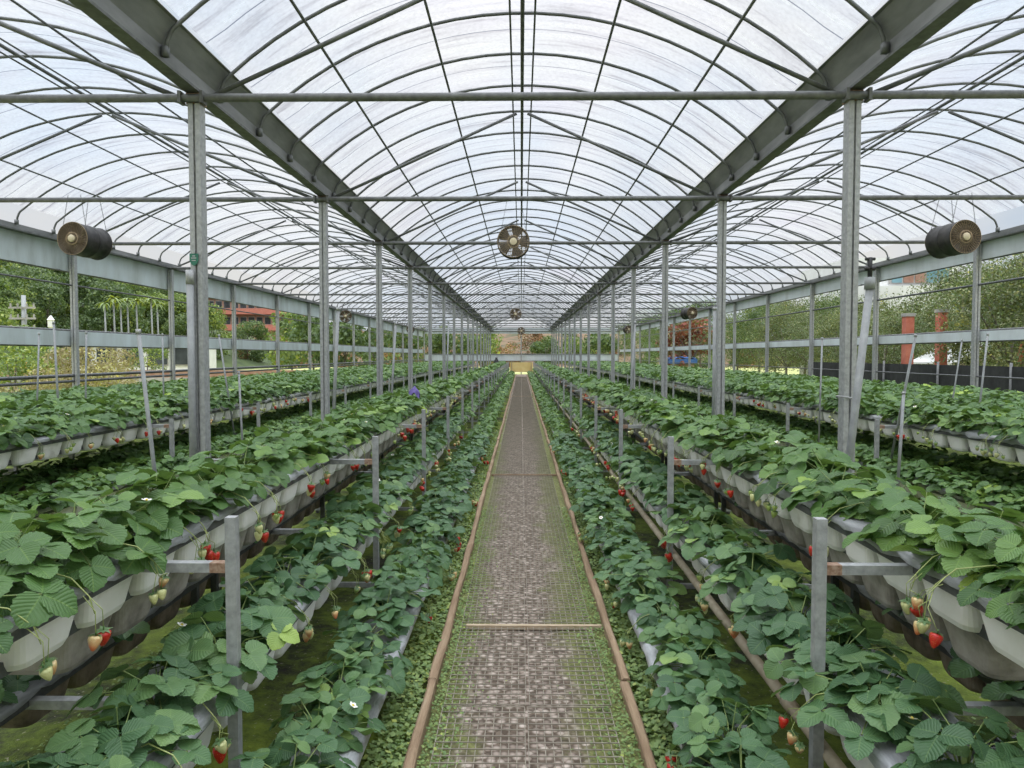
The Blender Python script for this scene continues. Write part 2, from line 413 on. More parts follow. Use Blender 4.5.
def ground_materials():
    m, nt, out = mat_new('mossy_soil')
    p = wpos(nt)
    a = noise(nt, 1.3, 4, 0.6, p); b = noise(nt, 14, 5, 0.7, p); c = noise(nt, 70, 3, 0.6, p)
    t = math_n(nt, 'ADD', math_n(nt, 'MULTIPLY', a, 0.62), math_n(nt, 'MULTIPLY', b, 0.38))
    col = ramp(nt, t, [(0.36, (0.018, 0.015, 0.011)), (0.43, (0.034, 0.042, 0.009)), (0.5, (0.085, 0.12, 0.012)), (0.61, (0.17, 0.225, 0.022))])
    sp = math_n(nt, 'GREATER_THAN', noise(nt, 45, 1, 0.5, p), 0.72)
    col = mixc(nt, math_n(nt, 'MULTIPLY', sp, 0.5), col, (0.4, 0.36, 0.28))
    bs = N(nt, 'ShaderNodeBsdfPrincipled'); bs.inputs['Roughness'].default_value = 0.95
    nt.links.new(col, bs.inputs['Base Color'])
    bn = N(nt, 'ShaderNodeBump'); bn.inputs['Strength'].default_value = 0.9; bn.inputs['Distance'].default_value = 0.02
    nt.links.new(math_n(nt, 'ADD', b, math_n(nt, 'MULTIPLY', c, 0.4)), bn.inputs['Height'])
    nt.links.new(bn.outputs[0], bs.inputs['Normal'])
    nt.links.new(bs.outputs[0], out.inputs[0])
    m2, nt, out = mat_new('stony_path_bed')
    p = wpos(nt)
    vo = N(nt, 'ShaderNodeTexVoronoi'); vo.inputs['Scale'].default_value = 30; nt.links.new(p, vo.inputs['Vector'])
    big = noise(nt, 3.2, 4, 0.65, p)
    sx = N(nt, 'ShaderNodeSeparateXYZ'); nt.links.new(p, sx.inputs[0])
    stone = ramp(nt, vo.outputs['Color'], [(0.1, (0.26, 0.205, 0.165)), (0.5, (0.43, 0.35, 0.29)), (0.9, (0.6, 0.51, 0.44))])
    gap = ramp(nt, vo.outputs['Distance'], [(0.25, (1, 1, 1)), (0.6, (0.3, 0.27, 0.23))])
    stone = mixc(nt, 1.0, stone, gap, 'MULTIPLY')
    moss = ramp(nt, noise(nt, 40, 4, 0.7, p), [(0.3, (0.06, 0.07, 0.02)), (0.6, (0.19, 0.2, 0.065)), (0.8, (0.33, 0.31, 0.15))])
    ax = math_n(nt, 'ABSOLUTE', math_n(nt, 'ADD', sx.outputs[0], 0.02))
    e = math_n(nt, 'ADD', math_n(nt, 'MULTIPLY_ADD', ax, 3.4, -0.5), math_n(nt, 'MULTIPLY_ADD', big, 2.2, -1.1))
    e = math_n(nt, 'ADD', e, math_n(nt, 'MULTIPLY', math_n(nt, 'MAXIMUM', math_n(nt, 'SUBTRACT', sx.outputs[1], 8.0), 0.0), -0.035))
    mk = ramp(nt, e, [(0.15, (0, 0, 0)), (0.5, (1, 1, 1))])
    col = mixc(nt, mk, stone, moss)
    bs = N(nt, 'ShaderNodeBsdfPrincipled'); bs.inputs['Roughness'].default_value = 0.9
    nt.links.new(col, bs.inputs['Base Color'])
    bn = N(nt, 'ShaderNodeBump'); bn.inputs['Strength'].default_value = 0.8; bn.inputs['Distance'].default_value = 0.012
    bn.invert = True
    nt.links.new(vo.outputs['Distance'], bn.inputs['Height']); nt.links.new(bn.outputs[0], bs.inputs['Normal'])
    nt.links.new(bs.outputs[0], out.inputs[0])
    return m, m2
M['soil'], M['bed'] = ground_materials()
M['field'] = simple('pale_field', [(0.3, (0.22, 0.25, 0.07)), (0.5, (0.36, 0.37, 0.13)), (0.7, (0.46, 0.42, 0.24))], 0.35, 0.95, 0, 0.3, 8, detail=8)
M['hill'] = simple('wooded_slope', [(0.3, (0.03, 0.05, 0.015)), (0.7, (0.08, 0.11, 0.03))], 0.5, 0.95)
M['hill_red'] = simple('autumn_slope', [(0.36, (0.05, 0.06, 0.025)), (0.47, (0.12, 0.085, 0.045)), (0.56, (0.17, 0.1, 0.06)), (0.68, (0.13, 0.12, 0.05))], 0.45, 0.95, 0, .8, 2.5, detail=8)

def floor_z(X, Y):
    return -0.015 + 0.02 * np.sin(X * 9.1 + 1.7 * np.sin(Y * 3)) * np.sin(Y * 5.3 + X) - 0.03 * (np.abs(X) < 0.5)
mb = MB(); mb.add(*grid_mesh(-9, 9, -3, ENDY + 1, 90, 300, floor_z))
structure(mb.obj('floor', M['soil']), 'dark mossy soil floor under the plant racks', 'floor')
mb = MB(); mb.add(*grid_mesh(PX - 0.455, PX + 0.455, -1, ENDY, 8, 120, lambda X, Y: -0.012 + 0.006 * np.sin(Y * 7 + X * 11)))
structure(mb.obj('path', M['bed']), 'stony path bed with green edges under the wire mesh', 'path')
mb = MB(); mb.add(*grid_mesh(-260, 260, -20, 300, 20, 20, lambda X, Y: -0.12 + 0 * X))
structure(mb.obj('ground', M['field']), 'pale green open field surrounding the greenhouse', 'ground')

for k, (bay, cx, half) in enumerate(BAYS):
    prof = arch(cx, half, -0.062, 28, inset=0.16)
    prof[0] = (prof[0][0], prof[0][1] + 0.03); prof[-1] = (prof[-1][0], prof[-1][1] + 0.03)
    ys = np.arange(-4, ENDY + 0.3, HOOP / 2)
    V, F, n = [], [], len(prof)
    for i, y in enumerate(ys):
        sag = 0.012 * math.cos(2 * math.pi * (y - HOOP0) / HOOP)
        V += [(x, y, z + sag * math.sin(math.pi * j / (n - 1))) for j, (x, z) in enumerate(prof)]
    F = [(i * n + j, i * n + j + 1, (i + 1) * n + j + 1, (i + 1) * n + j) for i in range(len(ys) - 1) for j in range(n - 1)]
    o = MB().add(V, F).obj('ceiling_' + bay, M['roof_film'])
    structure(o, f'milky translucent plastic roof sheet arched over the {bay} bay', 'ceiling')

# ------------------------------------------------------------------ steel frame
def frame_no(y):
    return int(math.floor((y - FRAME0) / FRAME)) + 1      # how many tie bars stand before y

hoop_mesh = {}
for bay, cx, half in BAYS:
    a = arch(0, half, 0, 22)
    x0, z0 = a[0]; x1, z1 = a[-1]
    pts = [(x0 - .06, 0, GUT + 0.03), (x0 - .045, 0, GUT + 0.12), (x0 - .02, 0, z0 - .03)] + [(x, 0, z) for x, z in a] + [(x1 + .02, 0, z1 - .03), (x1 + .045, 0, GUT + 0.12), (x1 + .06, 0, GUT + 0.03)]
    mb = tube(MB(), pts, 0.0165, 6)
    for sx in (pts[0][0], pts[-1][0]):
        box(mb, sx - .022, sx + .022, -.022, .022, GUT + .015, GUT + .085)
    hoop_mesh[bay] = mb.mesh('roof_hoop', M['hoop'])
nh = int((ENDY - HOOP0) / HOOP) + 1
for bay, cx, half in BAYS:
    for k in range(-1, nh):
        y = HOOP0 + k * HOOP
        o = link('roof_hoop', hoop_mesh[bay], None, (cx, y, 0))
        fr = frame_no(y)
        first = math.ceil((FRAME0 + (fr - 1) * FRAME - HOOP0) / HOOP) if fr > 0 else -1
        kk = k - first + 1
        where = f'behind the {ORD[fr]} tie bar' if fr > 0 else 'before the first tie bar'
        tag(o, f'thin arched grey roof hoop, {ORD[kk]} {where}, {bay} bay', 'roof hoop', f'roof hoops of the {bay} bay')

def lip(x, s):   # gutter cross-section, s = +1 opens upwards
    pr = [(-.04, 0), (.04, 0), (.04, .1), (.13, .265), (.155, .27), (.15, .28), (.12, .275), (.03, .105), (.03, .01),
          (-.03, .01), (-.03, .105), (-.12, .275), (-.15, .28), (-.155, .27), (-.13, .265), (-.04, .1)]
    return [(x + a, GUT + b) for a, b in pr]
for side, s in (('left', -1), ('right', 1)):
    t = thing('roof_gutter', (0, 0, 0), f'long dark steel roof gutter on top of the {side} row of columns', 'gutter', 'roof gutters')
    prism(MB(), lip(s * COLX, 1), -3, ENDY).obj('gutter_channel', M['gutter'], t, smooth=False)
    prism(MB(), [(s * COLX - .056, GUT - .022), (s * COLX + .056, GUT - .022), (s * COLX + .056, GUT - .002), (s * COLX - .056, GUT - .002)], -3, ENDY).obj('bottom_flange', M['galv_dark'], t, smooth=False)
    t = thing('eave_beam', (0, 0, 0), f'long grey eave beam along the top of the {side} side wall', 'beam', 'eave beams')
    x = s * WALLX
    prism(MB(), [(x - .05, GUT - .05), (x + .05, GUT - .05), (x + .05, GUT + .03), (x - .05, GUT + .03)], -3, ENDY).obj('beam', M['gutter'], t, smooth=False)
    prism(MB(), [(x - .07, GUT - .075), (x + .07, GUT - .075), (x + .07, GUT - .052), (x - .07, GUT - .052)], -3, ENDY).obj('bottom_flange', M['galv_dark'], t, smooth=False)

def chan(w, d):    # H-like column profile with a groove in front
    g = w * .18
    return [(-w, -d), (-g, -d), (-g, -d * .55), (g, -d * .55), (g, -d), (w, -d), (w, d), (-w, d)]
for side, s in (('left', -1), ('right', 1)):
    for k in range(NFRAME):
        y = FRAME0 + k * FRAME
        t = thing('steel_column', (s * COLX, y, 0), f'grey steel roof column standing under the {ORD[k + 1]} tie bar, {side} of the path', 'column', f'roof columns {side} of the path')
        if k < 8:
            vprism(MB(), chan(.046, .05), -.05, GUT - .03).obj('shaft', M['galv'], t, smooth=False)
            box(MB(), -.06, .06, -.05, .05, GUT - .1, GUT - .023).obj('cap_plate', M['rust'], t, smooth=False)
        else:
            vprism(MB(), chan(.046, .05), -.05, GUT - .023).obj('shaft', M['galv'], t, smooth=False)
        y2 = y
        t = thing('wall_post', (s * WALLX, y2, 0), f'grey steel side wall post at the {ORD[k + 1]} tie bar, {side} wall', 'post', f'posts of the {side} wall')
        vprism(MB(), chan(.045, .045), -.05, GUT - .05).obj('shaft', M['galv'], t, smooth=False)
for k in range(NFRAME):
    y = FRAME0 + k * FRAME
    t = thing('tie_bar', (0, y - .075, TIE), f'round horizontal steel tie bar, {ORD[k + 1]} from the front', 'tie bar', 'horizontal tie bars')
    tube(MB(), [(-WALLX, 0, 0), (WALLX, 0, 0)], .031, 8).obj('bar', M['galv_dark'], t)
    if k < 6:
        for s in (-1, 1):
            mb = MB()
            for dx in (-.085, .085):
                box(mb, s * COLX + dx - .012, s * COLX + dx + .012, -.04, .045, -.045, .045)
            mb.obj('bracket', M['galv_dark'], t, smooth=False)
    for bay, cx, half in BAYS:
        for nm, s in (('left', -1), ('right', 1)):
            o = tube(MB(), [(cx + s * (half - .1), y - .03, TIE + .01), (cx + s * .07, y - .03, RIDGE - .13)], .02, 6).obj('roof_brace', M['hoop'])
            tag(o, f'straight slanting roof brace, {nm} half of the {bay} bay, over the {ORD[k + 1]} tie bar', 'brace', f'slanting braces of the {bay} bay')
for bay, cx, half in BAYS:
    t = thing('ridge_rail', (cx, 0, 0), f'dark triple ridge rail running along the top of the {bay} bay', 'rail', 'ridge rails')
    tube(MB(), [(0, -3, RIDGE - .045), (0, ENDY, RIDGE - .045)], .022, 6).obj('ridge_pipe', M['hoop'], t)
    for s in (-1, 1):
        tube(MB(), [(s * .115, -3, RIDGE - .05), (s * .115, ENDY, RIDGE - .05)], .011, 6).obj('side_wire', M['hoop'], t)
    a = arch(cx, half, .02, 201)
    for nm, f in (('upper left', -.33), ('lower left', -.69), ('upper right', .33), ('lower right', .69)):
        x = cx + f * half
        z = float(np.interp(x, [p[0] for p in a], [p[1] for p in a])) - .02
        o = tube(MB(), [(x, -3, z), (x, ENDY, z)], .013, 6).obj('roof_purlin', M['hoop'])
        tag(o, f'long thin dark roof purlin, {nm} one of the {bay} bay', 'purlin', f'purlins of the {bay} bay')

# ------------------------------------------------------------------ side walls: curtains, rails
def strip(name, x, z0, z1, mat, label, cat, th=.03):
    ys = np.arange(-3, ENDY, 1.2)
    mb = MB(); V = []; n = 4
    for i, y in enumerate(ys):
        w = .012 * math.sin(i * 2.3)
        V += [(x - th + w, y, z0), (x - th + w, y, z1), (x + th + w, y, z1), (x + th + w, y, z0)]
    F = [(i * n + j, i * n + (j + 1) % n, (i + 1) * n + (j + 1) % n, (i + 1) * n + j) for i in range(len(ys) - 1) for j in range(n)]
    mb.add(V, F)
    return mb, ys
for side, s, z0, z1, zb0, zb1, mt in (('left', -1, EYE + 1.5, GUT - .06, EYE + .17, EYE + .43, 'curtain'), ('right', 1, EYE + 1.68, GUT - .06, EYE + .25, EYE + .42, 'curtain_pale')):
    x = s * (WALLX + .1)
    mb, ys = strip('c', x, z0, z1, M[mt], '', '')
    t = thing('side_curtain', (0, 0, 0), f'wide milky plastic curtain hanging from the {side} eave', 'curtain', 'side curtains')
    mb.obj('curtain_sheet', M[mt], t, smooth=False)
    tube(MB(), [(x, -3, z0), (x, ENDY, z0)], .022, 6).obj('hem_rod', M['galv_dark'], t)
    mb, ys = strip('c', x, zb0, zb1, M[mt], '', '')
    t = thing('side_curtain', (0, 0, 0), f'narrow rolled plastic curtain at mid height on the {side} wall', 'curtain', 'side curtains')
    mb.obj('curtain_sheet', M['curtain_pale' if s > 0 else 'curtain'], t, smooth=False)
    tube(MB(), [(x, -3, zb1 + .01), (x, ENDY, zb1 + .01)], .022, 6).obj('top_rod', M['galv_dark'], t)
    tube(MB(), [(x, -3, zb0 - .01), (x, ENDY, zb0 - .01)], .014, 6).obj('hem_rod', M['galv_dark'], t)
    rails = [('upper', EYE + 1.25, .016)] if s < 0 else [('upper', EYE + 1.24, .02)]
    rails += [('lower', EYE - .37, .03), ('lowest', EYE - .47, .024)] if s < 0 else [('lower', EYE - .38, .014)]
    for nm, z, r in rails:
        o = tube(MB(), [(s * (WALLX + .02), -3, z), (s * (WALLX + .02), ENDY, z)], r, 6).obj('side_rail', M['rail'])
        tag(o, f'dark horizontal rail, {nm} one along the {side} wall', 'rail', f'rails of the {side} wall')

# far end wall
mb = MB()
box(mb, -WALLX, WALLX, ENDY, ENDY + .04, EYE - .47, EYE + .05)
structure(mb.obj('wall_back', M['curtain_pale'], smooth=False), 'low white plastic strip across the far end wall', 'wall')
t = thing('end_frame', (0, ENDY - .05, 0), 'grey steel end frame closing the far gable', 'frame')
for x in (0, -4.2, 4.2, -6.4, 6.4):
    box(MB(), x - .04, x + .04, -.04, .04, 0, TIE + .2).obj('mullion', M['galv'], t, smooth=False)
for z in (TIE, EYE + .07, EYE - .5):
    tube(MB(), [(-WALLX, 0, z), (WALLX, 0, z)], .03, 6).obj('rail', M['galv_dark'], t)
o = MB(); box(o, -WALLX, WALLX, ENDY + .01, ENDY + .03, TIE - .2, TIE + .3)
tag(o.obj('gable_sheet', M['curtain_pale'], smooth=False), 'white plastic sheet hanging at the top of the far gable', 'sheet')
t = thing('board_screen', (0.02, ENDY - .9, 0), 'low yellow board screen standing across the far end of the path', 'screen')
box(MB(), -.93, .93, -.02, .02, .2, .99).obj('board', M['yellow'], t, smooth=False)
for s in (-.8, .8):
    box(MB(), s - .03, s + .03, -.06, .05, 0, 1.0).obj('post', M['pale_wood'], t, smooth=False)

# ------------------------------------------------------------------ racks
ROW_END = ENDY - 1.2
def rack(name, x_in, s, label, near=True, y0=POST):
    """x_in: lateral distance of the front posts from the path centre; s: side"""
    t = thing('plant_rack', (0, 0, 0), label, 'rack', 'steel plant racks')
    n = int(ROW_END / POST)
    X = lambda d: s * (x_in + d)
    for k in range(1, n + 1):
        y = k * POST
        if y < y0:
            continue
        mb = box(MB(), X(0) - .018, X(0) + .018, y - .018, y + .018, -.05, POSTH if x_in < 2 else .95)
        mb.obj('post', M['galv'], t, smooth=False)
        mb = MB()
        for z in (.878, .40):
            a, b = sorted((X(.0181), X(1.12)))
            box(mb, a, b, y - .018, y + .018, z - .016, z + .016)
        a, b = sorted((X(.0181), X(1.12))); box(mb, a, b, y - .015, y + .015, .02, .05)
        mb.obj('cross_arm', M['galv'], t, smooth=False)
        if k < 9:
            mb = MB()
            for z in (.878,):
                box(mb, X(.0185) - .0, X(.0185) + s * .05, y - .0186, y + .0186, z - .0168, z + .0168) if s > 0 else box(mb, X(.0715), X(.0185), y - .0186, y + .0186, z - .0168, z + .0168)
            mb.obj('weld', M['rust'], t, smooth=False)
        for d, yo, z1 in ((.72, 1.28, .396), (.72, 1.52, .396), (1.1, .04, .42)):
            box(MB(), X(d) - .016, X(d) + .016, y + yo - .016, y + yo + .016, -.05, z1).obj('leg', M['rail'], t, smooth=False)
    for d, z in ((.318, .90), (.69, .90), (.045, .425), (.37, .425), (.715, .425), (1.07, .425)):
        prism(MB(), [(X(d) - .014, z - .03), (X(d) + .014, z - .03), (X(d) + .014, z), (X(d) - .014, z)], max(.6, y0 - 1.3 * POST), ROW_END).obj('rail', M['rail'], t, smooth=False)
    prism(MB(), [(X(.40) - .02, .75), (X(.40) + .02, .75), (X(.40) + .02, .79), (X(.40) - .02, .79)], max(.6, y0 - 1.3 * POST), ROW_END).obj('rail', M['rail'], t, smooth=False)
    return t
rack('r', POSTX, -1, 'long grey steel rack just left of the path')
rack('r', POSTX, 1, 'long grey steel rack just right of the path')
rack('r', POSTX + 2.57, -1, 'long grey steel rack beyond the columns left of the path', y0=3 * POST)
rack('r', POSTX + 2.57, 1, 'long grey steel rack beyond the columns right of the path', y0=3 * POST)

# ------------------------------------------------------------------ planters
def rrect(lx, ly, r, n=5):
    pts = []
    for cx, cy, a0 in ((lx - r, ly - r, 0), (-lx + r, ly - r, 90), (-lx + r, -ly + r, 180), (lx - r, -ly + r, 270)):
        for k in range(n):
            a = R(a0 + 90 * k / (n - 1))
            pts.append((cx + r * math.cos(a), cy + r * math.sin(a)))
    return pts
def pot_mesh(name, w, depth, mat, L=.291):
    """tapered trough module hung by its rim: long side along y, w across"""
    mb = MB()
    secs = [(w / 2, L / 2, .02, 0.0), (w / 2, L / 2, .02, -.02), (w / 2 - .008, L / 2 - .006, .022, -.022),
            (w / 2 - .02, L / 2 - .019, .03, -depth * .45), (w / 2 - .032, L / 2 - .033, .036, -depth * .84),
            (w / 2 - .04, L / 2 - .043, .04, -depth * .95), (w / 2 - .06, L / 2 - .064, .036, -depth)]
    V, F = [], []
    for lx, ly, r, z in secs:
        V += [(x, y, z) for x, y in rrect(lx, ly, r)]
    k = 20
    for i in range(len(secs) - 1):
        F += [(i * k + j, (i + 1) * k + j, (i + 1) * k + (j + 1) % k, i * k + (j + 1) % k) for j in range(k)]
    F.append(tuple((len(secs) - 1) * k + j for j in range(k))[::-1])
    b = len(V)       # inner wall and soil level
    V += [(x, y, 0) for x, y in rrect(w / 2 - .014, L / 2 - .012, .02)] + [(x, y, -.03) for x, y in rrect(w / 2 - .02, L / 2 - .016, .02)]
    F += [(j, (j + 1) % k, b + (j + 1) % k, b + j) for j in range(k)]
    F += [(b + j, b + (j + 1) % k, b + k + (j + 1) % k, b + k + j) for j in range(k)]
    mb.add(V, F)
    soil = len(V)
    mb.add([(x, y, -.03) for x, y in rrect(w / 2 - .02, L / 2 - .016, .02)], [tuple(range(k))], mat=1)
    me = mb.mesh(name, [mat, M['soil']], smooth=False)
    return me

# rows: key, side-distance of centre, rim height, width, pot depth, pot material, first y, individual pots, individual plants, plant kind, place phrase
ROWS = []
for side, s in (('left', -1), ('right', 1)):
    ROWS += [
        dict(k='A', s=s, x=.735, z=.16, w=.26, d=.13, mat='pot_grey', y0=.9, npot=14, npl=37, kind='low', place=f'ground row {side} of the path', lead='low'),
        dict(k='B', s=s, x=1.19, z=.445, w=.33, d=.18, mat='pot_white', y0=.9, npot=27, npl=37, kind='mid', place=f'middle tier {side} of the path', lead='compact'),
        dict(k='C', s=s, x=1.49, z=.925, w=.38, d=.175, mat='pot_white', y0=.9, npot=42, npl=42, kind='big', place=f'raised top row {side} of the path', lead='bushy'),
        dict(k='G', s=s, x=1.53, z=.765, w=.30, d=.16, mat='pot_grey', y0=.9, npot=20, npl=0, kind=None, place=f'hanging tier {side} of the path', lead=''),
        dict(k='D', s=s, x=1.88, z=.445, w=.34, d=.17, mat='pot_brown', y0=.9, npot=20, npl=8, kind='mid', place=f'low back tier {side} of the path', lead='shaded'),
        dict(k='E', s=s, x=1.19 + 2.57, z=.445, w=.33, d=.18, mat='pot_white', y0=3.4, npot=0, npl=0, kind='mid', place='', lead=''),
        dict(k='H', s=s, x=1.88 + 2.57, z=.445, w=.34, d=.17, mat='pot_brown', y0=4.8, npot=0, npl=0, kind='mid', place='', lead=''),
        dict(k='F', s=s, x=1.49 + 2.57, z=.925, w=.38, d=.19, mat='pot_white', y0=4.8, npot=26, npl=25, kind='big', place=f'second raised row {side} of the path', lead='leafy'),
    ]
POTNAME = {'pot_white': ('white', 'planter'), 'pot_grey': ('grey', 'planter'), 'pot_brown': ('brown stained', 'planter')}
pot_cache, far_pots = {}, {}
for r in ROWS:
    key = (r['w'], r['d'], r['mat'])
    if key not in pot_cache:
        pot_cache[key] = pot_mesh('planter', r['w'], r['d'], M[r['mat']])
    me = pot_cache[key]
    n = int((ROW_END - r['y0']) / PITCH)
    j0 = int(r['y0'] / PITCH)
    r['j'] = [j0 + i for i in range(n)]
    colr = POTNAME[r['mat']][0]
    # the first pots whose column of the picture lies inside the frame
    vis = [j for j in r['j'] if 720 * r['x'] / ((j + .5) * PITCH) < 560]
    ind = set(vis[:r['npot']])
    for j in r['j']:
        y = (j + .5) * PITCH
        if j in ind:
            o = link('planter', me, None, (r['s'] * r['x'], y, r['z']))
            p, q = j // 8, j % 8 + 1
            where = f'{ORD[q]} beyond the {ORD[p]} rack post' if p else f'{ORD[q]} before the first rack post'
            tag(o, f'{colr} trough, {where}, {r["place"]}', 'planter', f'{colr} planters, {r["place"]}')
        elif not (r['k'] == 'A' or j < vis[0]):
            far_pots.setdefault(r['mat'], []).append((r['s'] * r['x'], y, r['z'], r['w'], r['d']))
mb = MB()
PI_ = {'pot_white': 0, 'pot_grey': 1, 'pot_brown': 2}
for mt, L in far_pots.items():
    for x, y, z, w, d in L:
        V, F = [], []
        for lx, ly, zz in ((w / 2, .145, 0), (w / 2, .145, -.022), (w / 2 - .03, .125, -d * .45), (w / 2 - .05, .11, -d * .85), (w / 2 - .08, .08, -d)):
            V += [(x - lx, y - ly, z + zz), (x + lx, y - ly, z + zz), (x + lx, y + ly, z + zz), (x - lx, y + ly, z + zz)]
        for i in range(4):
            F += [(i * 4 + q, (i + 1) * 4 + q, (i + 1) * 4 + (q + 1) % 4, i * 4 + (q + 1) % 4)[::-1] for q in range(4)]
        F.append((16, 19, 18, 17))
        mb.add(V, F, mat=PI_[mt])
o = mb.obj('planter_rows', [M['pot_white'], M['pot_grey'], M['pot_brown']], smooth=False)
tag(o, 'rows of planters receding to the far end of the greenhouse', 'planters', None, 'stuff')

# mulch film over each planted row
for r in ROWS:
    if r['k'] in 'GH':
        continue
    w = r['w'] / 2 + .012
    ys = np.concatenate([np.arange(r['y0'], 14, .06), np.arange(14, ROW_END, .5)])
    cs = [(-w - .002, -.026), (-w - .006, -.004), (-w * .93, .012), (-w * .45, .016), (0, .004), (w * .45, .016), (w * .93, .012), (w + .006, -.004), (w + .002, -.026)]
    k = len(cs); V = []
    for i, y in enumerate(ys):
        for q, (a, b) in enumerate(cs):
            e = rng.normal(0, .0035 if y < 14 else .002)
            V.append((r['s'] * r['x'] + a + e * .5, y, r['z'] + b + (abs(e) if q not in (0, 8) else e * 2)))
    F = [(i * k + q, i * k + q + 1, (i + 1) * k + q + 1, (i + 1) * k + q) for i in range(len(ys) - 1) for q in range(k - 1)]
    o = MB().add(V, F).obj('mulch_film', M['film'])
    side = 'left' if r['s'] < 0 else 'right'
    nm = {'A': 'ground row', 'B': 'middle tier', 'C': 'raised top row', 'D': 'low back tier', 'E': 'low tier beyond the columns', 'F': 'second raised row'}[r['k']]
    tag(o, f'crinkled silver grey plastic film covering the {nm} {side} of the path', 'film', 'mulch films')

# ------------------------------------------------------------------ strawberry plants
def leaflet(nL, nW):
    """unit leaflet: base at 0, tip at +y; returns V, F, uv"""
    ts = np.linspace(0, 1, nL + 1)
    if nL <= 2:
        wid = {2: np.array([.2, .5, .26]), 1: np.array([.3, .3])}[nL]
    else:
        wid = .53 * np.clip(np.sin(math.pi * (.05 + .93 * ts) ** .86), 0, 1) ** .55
        wid[-1] = .13
    V, uv = [], []
    for i, t in enumerate(ts):
        for j in range(nW + 1):
            s = -1 + 2 * j / nW
            tooth = 1.0
            if nL >= 8 and abs(s) == 1 and 0 < i < nL:
                tooth = 1.055 if i % 2 else .945
            w = wid[i] * tooth
            z = .26 * abs(s) * w - .16 * t * t - .1 * (s * s) * w
            if nL >= 8:
                z += .010 * math.sin(6.28 * (t * 4 - abs(s) * 1.4)) * abs(s)
            yy = t - (.04 * abs(s) * (t > .85))
            if nL >= 8 and i == nL and abs(s) < .2:
                yy += .02
            V.append((s * w, yy, z)); uv.append(((s + 1) / 2, t))
    n = nW + 1
    F = [(i * n + j, i * n + j + 1, (i + 1) * n + j + 1, (i + 1) * n + j) for i in range(nL) for j in range(nW)]
    return np.array(V), np.array(F), np.array(uv)
LEAF = {'hi': leaflet(11, 6), 'mid': leaflet(4, 2), 'low': leaflet(2, 2), 'far': leaflet(2, 1)}

def unit(v):
    return v / (np.linalg.norm(v) + 1e-12)
def rot(v, ax, a):
    return v * math.cos(a) + np.cross(ax, v) * math.sin(a) + ax * np.dot(ax, v) * (1 - math.cos(a))

KIND = {'big': dict(n=(29, 36), pl=(.10, .245), ls=(.056, .094), e=(6, 78)),
        'mid': dict(n=(24, 30), pl=(.08, .2), ls=(.05, .078), e=(8, 78)),
        'low': dict(n=(25, 31), pl=(.08, .2), ls=(.048, .074), e=(10, 80))}
def plant_arrays(kind, rg, lod, stems=True):
    K = KIND[kind]
    fol, st = MB(), MB()
    n = rg.integers(*K['n'])
    if lod in ('low', 'far'):
        n = int(n * (.9 if lod == 'low' else .75))
    LV, LF, LU = LEAF[lod]
    az0 = rg.uniform(0, 6.28)
    base_t = rg.uniform(.28, .55)
    for i in range(n):
        u = (i + .5) / n
        az = az0 + i * 2.39996 + rg.normal(0, .25)
        e = R(K['e'][1] + (K['e'][0] - K['e'][1]) * u ** .8 + rg.normal(0, 6))
        L = rg.uniform(*K['pl']) * (1.12 - .25 * (1 - u))
        out = np.array([math.cos(az), math.sin(az), 0])
        d0 = unit(out * math.cos(min(1.5, e + .3)) + np.array([0, 0, math.sin(min(1.5, e + .3))]))
        d1 = unit(out * math.cos(e - .45) + np.array([0, 0, math.sin(e - .45)]))
        p0 = out * .012
        pm = p0 + d0 * L * .5
        p = pm + d1 * L * .5
        p[2] = max(p[2], .03)
        if stems:
            tube(st, [p0, pm, p], [.0026, .0021, .0018], 4, cap=False)
        tilt = R(rg.uniform(-4, 34)) + (.25 if u > .7 else 0)
        f = unit(out * math.cos(tilt) - np.array([0, 0, math.sin(tilt)]))
        r_ = unit(np.cross(f, np.array([0, 0, 1.0])))
        r_ = rot(r_, f, rg.normal(0, .3))
        nn = np.cross(r_, f)
        S = rg.uniform(*K['ls']) * (1.25 if lod == 'far' else 1.0)
        tint = float(np.clip(base_t + rg.normal(0, .13) + (.28 if rg.random() < .07 else 0), 0.02, .98))
        for q in (0, -1, 1):
            ff = rot(f, nn, q * rg.uniform(1.45, 1.85))
            if q:
                ff = unit(ff + nn * rg.uniform(-.25, .12))
            n2 = unit(nn - ff * np.dot(nn, ff))
            rr = np.cross(ff, n2)
            n2 = rot(n2, ff, rg.normal(0, .12)); rr = np.cross(ff, n2)
            s = S * (1.0 if q == 0 else rg.uniform(.86, .98))
            B = np.stack([rr, ff, n2])
            fol.add(LV @ B * s + p + ff * .004, LF, LU, tint + rg.normal(0, .03))
    # crown bud
    if stems:
        lathe(st, [(.016, -.01), (.018, .015), (.008, .035), (.002, .045)], 8)
    return fol, st

VAR = {}
for kind in KIND:
    for lod, nv in (('hi', 7), ('mid', 6)):
        L = []
        for q in range(nv):
            fol, st = plant_arrays(kind, np.random.default_rng(100 + q + 31 * len(kind) + (7 if kind == 'mid' else 0)), lod)
            L.append((fol.mesh('foliage', M['leaf'] if kind == 'big' else M['leaf_blue'], attrs=True), st.mesh('leaf_stalks', M['stem'])))
        VAR[kind, lod] = L

